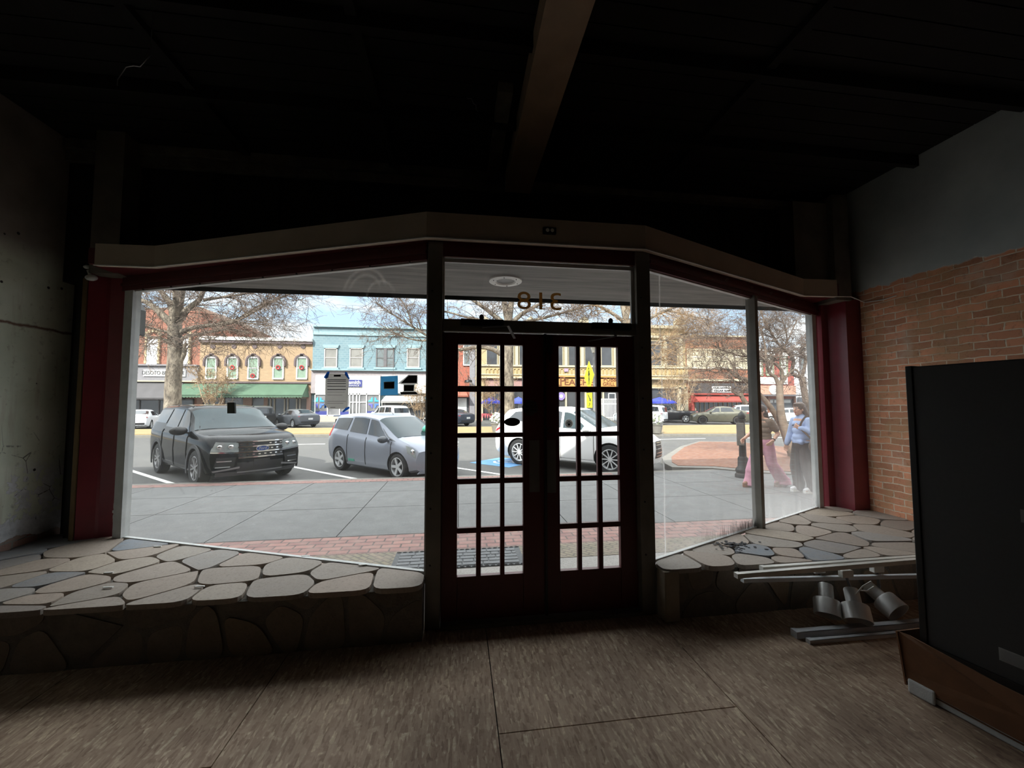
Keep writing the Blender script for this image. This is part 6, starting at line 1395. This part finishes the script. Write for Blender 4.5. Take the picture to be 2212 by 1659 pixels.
def hand(mb, w, d, palm, curl=.5, thumb_side=1):     # wrist point, finger direction, palm normal
    d = Vector(d).normalized(); pn = Vector(palm).normalized(); pn = (pn-d*pn.dot(d)).normalized(); s = d.cross(pn)*thumb_side; w = Vector(w)
    for k in range(4): o = s*(.027-.018*k); cap(mb, w+o*.6, w+d*.085+o, .016, .0125)
    for k, L in enumerate((.068, .078, .072, .055)):
        b = w+d*.085+s*(.027-.018*k); d1 = (d*math.cos(curl*.6)+pn*math.sin(curl*.6)); d2 = (d*math.cos(curl*1.6)+pn*math.sin(curl*1.6)); d3 = (d*math.cos(curl*2.4)+pn*math.sin(curl*2.4))
        p1 = b+d1*L*.45; p2 = p1+d2*L*.32; cap(mb, b, p1, .0095, .009); cap(mb, p1, p2, .009, .0085); cap(mb, p2, p2+d3*L*.26, .0085, .0075)
    b = w+d*.025+s*.026; t1 = b+(d*.7+s*.6+pn*.3).normalized()*.042; cap(mb, b, t1, .0135, .0105); cap(mb, t1, t1+(d*.9+s*.1+pn*.4).normalized()*.032, .0105, .0085)
def head(mb, c, yaw, sc=1.0):                        # c is the middle of the skull
    R = Matrix.Rotation(yaw, 3, 'Z'); q = lambda x, y, z: Vector(c)+R @ Vector((x, y, z))*sc
    mb.ell(q(-.012, 0, .018), [.098*sc, .076*sc, .100*sc], 24, 16, R); mb.ell(q(.018, 0, -.045), [.070*sc, .062*sc, .078*sc], 20, 12, R); mb.ell(q(.052, 0, -.095), [.032*sc, .034*sc, .026*sc], 14, 10, R)
    cap(mb, q(.088, 0, .012), q(.106, 0, -.024), .008*sc, .0135*sc); mb.ell(q(.096, .010, -.028), .010*sc, 10, 8); mb.ell(q(.096, -.010, -.028), .010*sc, 10, 8)
    mb.ell(q(.084, 0, -.055), [.011*sc, .024*sc, .008*sc], 14, 8, R); mb.ell(q(.082, 0, -.066), [.010*sc, .020*sc, .008*sc], 14, 8, R)
    for s in (-1, 1):
        mb.ell(q(-.005, s*.076, -.01), [.018*sc, .010*sc, .032*sc], 12, 8, R); mb.ell(q(.076, s*.031, .026), [.014*sc, .024*sc, .010*sc], 12, 8, R); mb.ell(q(.058, s*.04, -.02), [.022*sc, .024*sc, .024*sc], 12, 8, R)
    return q, R
def face(root, q, R, lips):
    for s in (-1, 1):
        f = MB().ell(q(.080, s*.031, .008), [.007, .0135, .0075], 12, 8, R); e = f.build('eye', mat('eye white', C(220, 216, 210), .3), root, smooth=60)
        MB().ell(q(.0855, s*.031, .008), [.003, .006, .0065], 10, 6, R).build('iris', M_INK, e, smooth=60)
        MB().tube([q(.086, s*.015, .026), q(.088, s*.031, .032), q(.078, s*.05, .026)], [.0035, .004, .002], 6).build('eyebrow', M_HAIR, root, smooth=60)
    MB().ell(q(.090, 0, -.060), [.007, .023, .010], 14, 8, R).build('lips', lips, root, smooth=60)
M_LIP = mat('lips', C(170, 92, 88), .45)
# woman in the pale blue sweatshirt
wa = thing('person', 'woman in pale blue sweatshirt and dark trousers walking past the right window', 'person', PZ(1737, 1064, -0.03), PI-0.12)
bd = MB(); hc = (.035, 0, 1.545)
q, Rh = head(bd, hc, .18); cap(bd, (0, 0, 1.34), (.015, 0, 1.47), .058, .050)
for z, rx, ry in ((1.30, .10, .16), (1.2, .115, .155), (1.08, .11, .14), (.95, .12, .165), (.86, .125, .175)): bd.ell((0, 0, z), [rx, ry, .13], 20, 12)
RS, RE, RW = (0, -.175, 1.325), (.035, -.235, 1.08), (.12, -.24, .875); LS, LE, LW = (0, .175, 1.325), (.0, .275, 1.12), (.135, .15, 1.20)
for S_, E_, W_ in ((RS, RE, RW), (LS, LE, LW)): cap(bd, S_, E_, .052, .042); cap(bd, E_, W_, .042, .027)
hand(bd, RW, (.25, .05, -.95), (.4, .9, 0), .55, -1); hand(bd, LW, (.35, -.75, .45), (-.9, 0, .1), .9, 1)
LEGS = (((0, -.09, .86), (.075, -.09, .47), (.02, -.09, .09)), ((0, .09, .86), (.0, .095, .47), (-.10, .095, .10)))
for h_, k_, a_ in LEGS: cap(bd, h_, k_, .088, .056); cap(bd, k_, a_, .056, .036); cap(bd, a_, Vector(a_)+Vector((.13, 0, -.045)), .036, .028)
add('body', solid_union(bd, .0062, M_SKIN, 'body', 3), wa); face(wa, q, Rh, M_LIP)
sw_ = MB()
for z, rx, ry in ((1.33, .085, .145), (1.26, .118, .172), (1.14, .126, .168), (1.02, .134, .172), (.93, .134, .178), (.89, .128, .178)): sw_.ell((0.005, 0, z), [rx, ry, .075 if z < .95 else .11], 24, 12)
cap(sw_, (0, 0, 1.36), (.006, 0, 1.40), .082, .076)
for S_, E_, W_ in ((RS, RE, RW), (LS, LE, LW)):
    e_, w_ = Vector(E_), Vector(W_); cap(sw_, S_, E_, .074, .064); cap(sw_, E_, e_+(w_-e_)*.86, .066, .050); cap(sw_, e_+(w_-e_)*.9, e_+(w_-e_)*.97, .044, .042)
cap(sw_, (.085, -.1, .97), (.10, .12, .94), .042, .042); cap(sw_, (.05, -.13, .98), (.085, .02, 1.10), .04, .04)
so = add('sweatshirt', solid_union(sw_, .012, M_SWEAT, 'sweatshirt', 3), wa, label='pale blue sweatshirt')
lettering('ski', .05, .002, M_INK, facing((.138, -.035, 1.245), (0, 1, .18), (0.1, 0, 1)), so, name='chest_print', shear=.4)
pn_ = MB(); pn_.ell((-.005, 0, .88), [.145, .19, .15], 24, 12)
for h_, k_, a_ in LEGS: a2 = Vector(a_); cap(pn_, h_, k_, .110, .092); cap(pn_, k_, a2+Vector((0, 0, .05)), .092, .092); cap(pn_, a2+Vector((.0, 0, .08)), a2+Vector((.01, 0, .0)), .10, .09)
add('trousers', solid_union(pn_, .013, M_PANT, 'trousers', 3), wa)
def shoe(parent, a, yaw, m, sole, L=.26, hgt=.09, plat=.03):
    a = Vector(a); R = Matrix.Rotation(yaw, 3, 'Z'); f = MB(); P = lambda x, y, z: a + R @ Vector((x, y, z))
    f.ell(P(-.02, 0, plat+hgt*.5), [.058, .042, hgt*.62], 16, 10, R); f.ell(P(.06, 0, plat+.038), [.10, .044, .042], 18, 10, R); f.ell(P(.115, 0, plat+.03), [.062, .043, .034], 16, 10, R); cap(f, P(-.02, 0, plat+.05), P(-.015, 0, plat+hgt+.01), .038, .036)
    s = add('shoe', solid_union(f, .008, m, 'shoe', 3), parent); g = MB(); pts = [(-.085, -.03), (-.085, .03), (-.03, .043), (.08, .048), (.15, .038), (.182, 0), (.15, -.038), (.08, -.048), (-.03, -.043)]
    g.prism([P(x, y, 0) for x, y in pts], (0, 0, plat+.012)); bevel(g.build('sole', sole, s), .006)
shoe(wa, (.02, -.09, 0), .05, M_SHOEW, M_WHITE); shoe(wa, (-.10, .095, 0), -.1, M_SHOEW, M_WHITE)
hr = MB(); hq = q
hr.ell(hq(-.022, 0, .035), [.108, .088, .102], 22, 14, Rh); hr.ell(hq(-.07, 0, -.03), [.075, .085, .11], 18, 12, Rh); hr.ell(hq(.03, 0, .092), [.07, .07, .032], 16, 10, Rh)
cap(hr, hq(-.08, -.03, -.05), hq(-.16, -.05, -.20), .06, .035); cap(hr, hq(-.08, .04, -.05), hq(-.20, .08, -.17), .06, .03); cap(hr, hq(-.03, .075, .02), hq(-.09, .10, -.17), .035, .03); cap(hr, hq(-.03, -.078, .02), hq(-.06, -.09, -.16), .03, .025)
add('hair', solid_union(hr, .009, M_HAIR2, 'hair', 3), wa)
sb = thing('shoulder_bag', 'brown shoulder bag carried by the woman in the pale blue sweatshirt', 'bag', Vector(wa.location), PI-0.12)
f = MB(); f.ell((-.06, .295, .88), [.17, .055, .15], 20, 12); add('bag_body', solid_union(f, .012, mat('brown bag leather', C(96, 76, 60), .6), 'bag', 3), sb)
f = MB(); PT = [(-.14, .30, .98), (-.12, .25, 1.18), (-.03, .185, 1.425), (.07, .16, 1.37), (.14, .16, 1.22), (.10, .27, 1.08), (.02, .315, .97)]
for a_, b_ in zip(spline(PT, 4), spline(PT, 4)[1:]): f.beam(a_, b_, .035, .008, (0, 1, .3))
f.build('strap', mat('brown bag leather', C(96, 76, 60), .6), sb)
# woman in wide pink trousers, mostly behind the mullion
pbk = (PZ(1607, 1050, -0.03)+PZ(1682, 1052, -0.03))/2
wb_ = thing('person', 'woman in wide dusty pink trousers striding behind the window mullion', 'person', pbk + Vector((0.09, -0.02, 0)), PI+0.16)
bd = MB(); hc = (.08, 0, 1.50); q, Rh = head(bd, hc, 0.0, .97); cap(bd, (.02, 0, 1.30), (.05, 0, 1.43), .055, .047)
for z, rx, ry in ((1.26, .095, .15), (1.16, .105, .145), (1.04, .10, .125), (.93, .11, .155), (.84, .12, .165)): bd.ell((.01, 0, z), [rx, ry, .13], 20, 12)
RS, RE, RW = (.01, -.165, 1.285), (.10, -.215, 1.05), (.29, -.21, .94); LS, LE, LW = (.01, .165, 1.285), (-.10, .215, 1.06), (.06, .235, .93)
for S_, E_, W_ in ((RS, RE, RW), (LS, LE, LW)): cap(bd, S_, E_, .048, .039); cap(bd, E_, W_, .039, .026)
hand(bd, RW, (.8, .05, -.5), (.2, .9, -.3), .6, -1); hand(bd, LW, (.75, -.1, -.6), (0, -1, 0), .6, 1)
LEGS = (((.01, -.085, .84), (.20, -.09, .48), (.30, -.09, .12)), ((.01, .085, .84), (-.06, .09, .46), (-.31, .09, .14)))
for h_, k_, a_ in LEGS: cap(bd, h_, k_, .085, .054); cap(bd, k_, a_, .054, .035); cap(bd, a_, Vector(a_)+Vector((.12, 0, -.05)), .035, .027)
add('body', solid_union(bd, .0065, M_SKIN, 'body', 3), wb_); face(wb_, q, Rh, M_LIP)
tp = MB()
for z, rx, ry in ((1.29, .09, .14), (1.22, .118, .165), (1.12, .12, .16), (1.02, .118, .148), (.95, .122, .16)): tp.ell((.012, 0, z), [rx, ry, .09], 24, 12)
cap(tp, (.01, -.15, 1.29), (.06, -.20, 1.15), .072, .066); cap(tp, (.01, .15, 1.29), (-.06, .20, 1.15), .072, .066); cap(tp, (.015, 0, 1.32), (.02, 0, 1.35), .07, .062)
add('blouse', solid_union(tp, .011, M_TOP, 'blouse', 3), wb_)
pn_ = MB(); pn_.ell((.005, 0, .88), [.14, .182, .14], 24, 12)
for h_, k_, a_ in LEGS:
    a2 = Vector(a_); k2 = Vector(k_); cap(pn_, h_, k_, .108, .098); cap(pn_, k_, k2+(a2-k2)*.5, .098, .115); cap(pn_, k2+(a2-k2)*.4, a2+Vector((-.02, 0, -.03)), .11, .12)
    f_ = a2 + Vector((-.02, 0, -.06)); pn_.lathe([(0, .12), (.115, .10), (.15, -.02), (.14, -.03), (0, -.02)], 18, Matrix.Translation(f_))
add('trousers', solid_union(pn_, .012, M_PINK, 'trousers', 2), wb_, label='wide dusty pink velvet trousers')
shoe(wb_, (.31, -.09, 0), 0, M_SHOEB, M_SHOEB, plat=.04); shoe(wb_, (-.30, .09, 0), 0, M_SHOEB, M_SHOEB, plat=.04)
hr = MB(); hr.ell(q(-.022, 0, .035), [.106, .087, .10], 22, 14, Rh); hr.ell(q(-.07, 0, -.04), [.07, .08, .11], 18, 12, Rh); cap(hr, q(-.08, -.03, -.05), q(-.11, -.04, -.26), .055, .04); cap(hr, q(-.08, .04, -.05), q(-.12, .05, -.25), .055, .04)
add('hair', solid_union(hr, .009, M_HAIR, 'hair', 3), wb_)
f = MB().lathe([(.031, -.012), (.035, 0), (.031, .012)], 16, Matrix.Translation(Vector(LE).lerp(Vector(LW), .88)) @ (Vector(LW)-Vector(LE)).to_track_quat('Z', 'Y').to_matrix().to_4x4()); f.build('bracelet', M_BLACK, wb_)
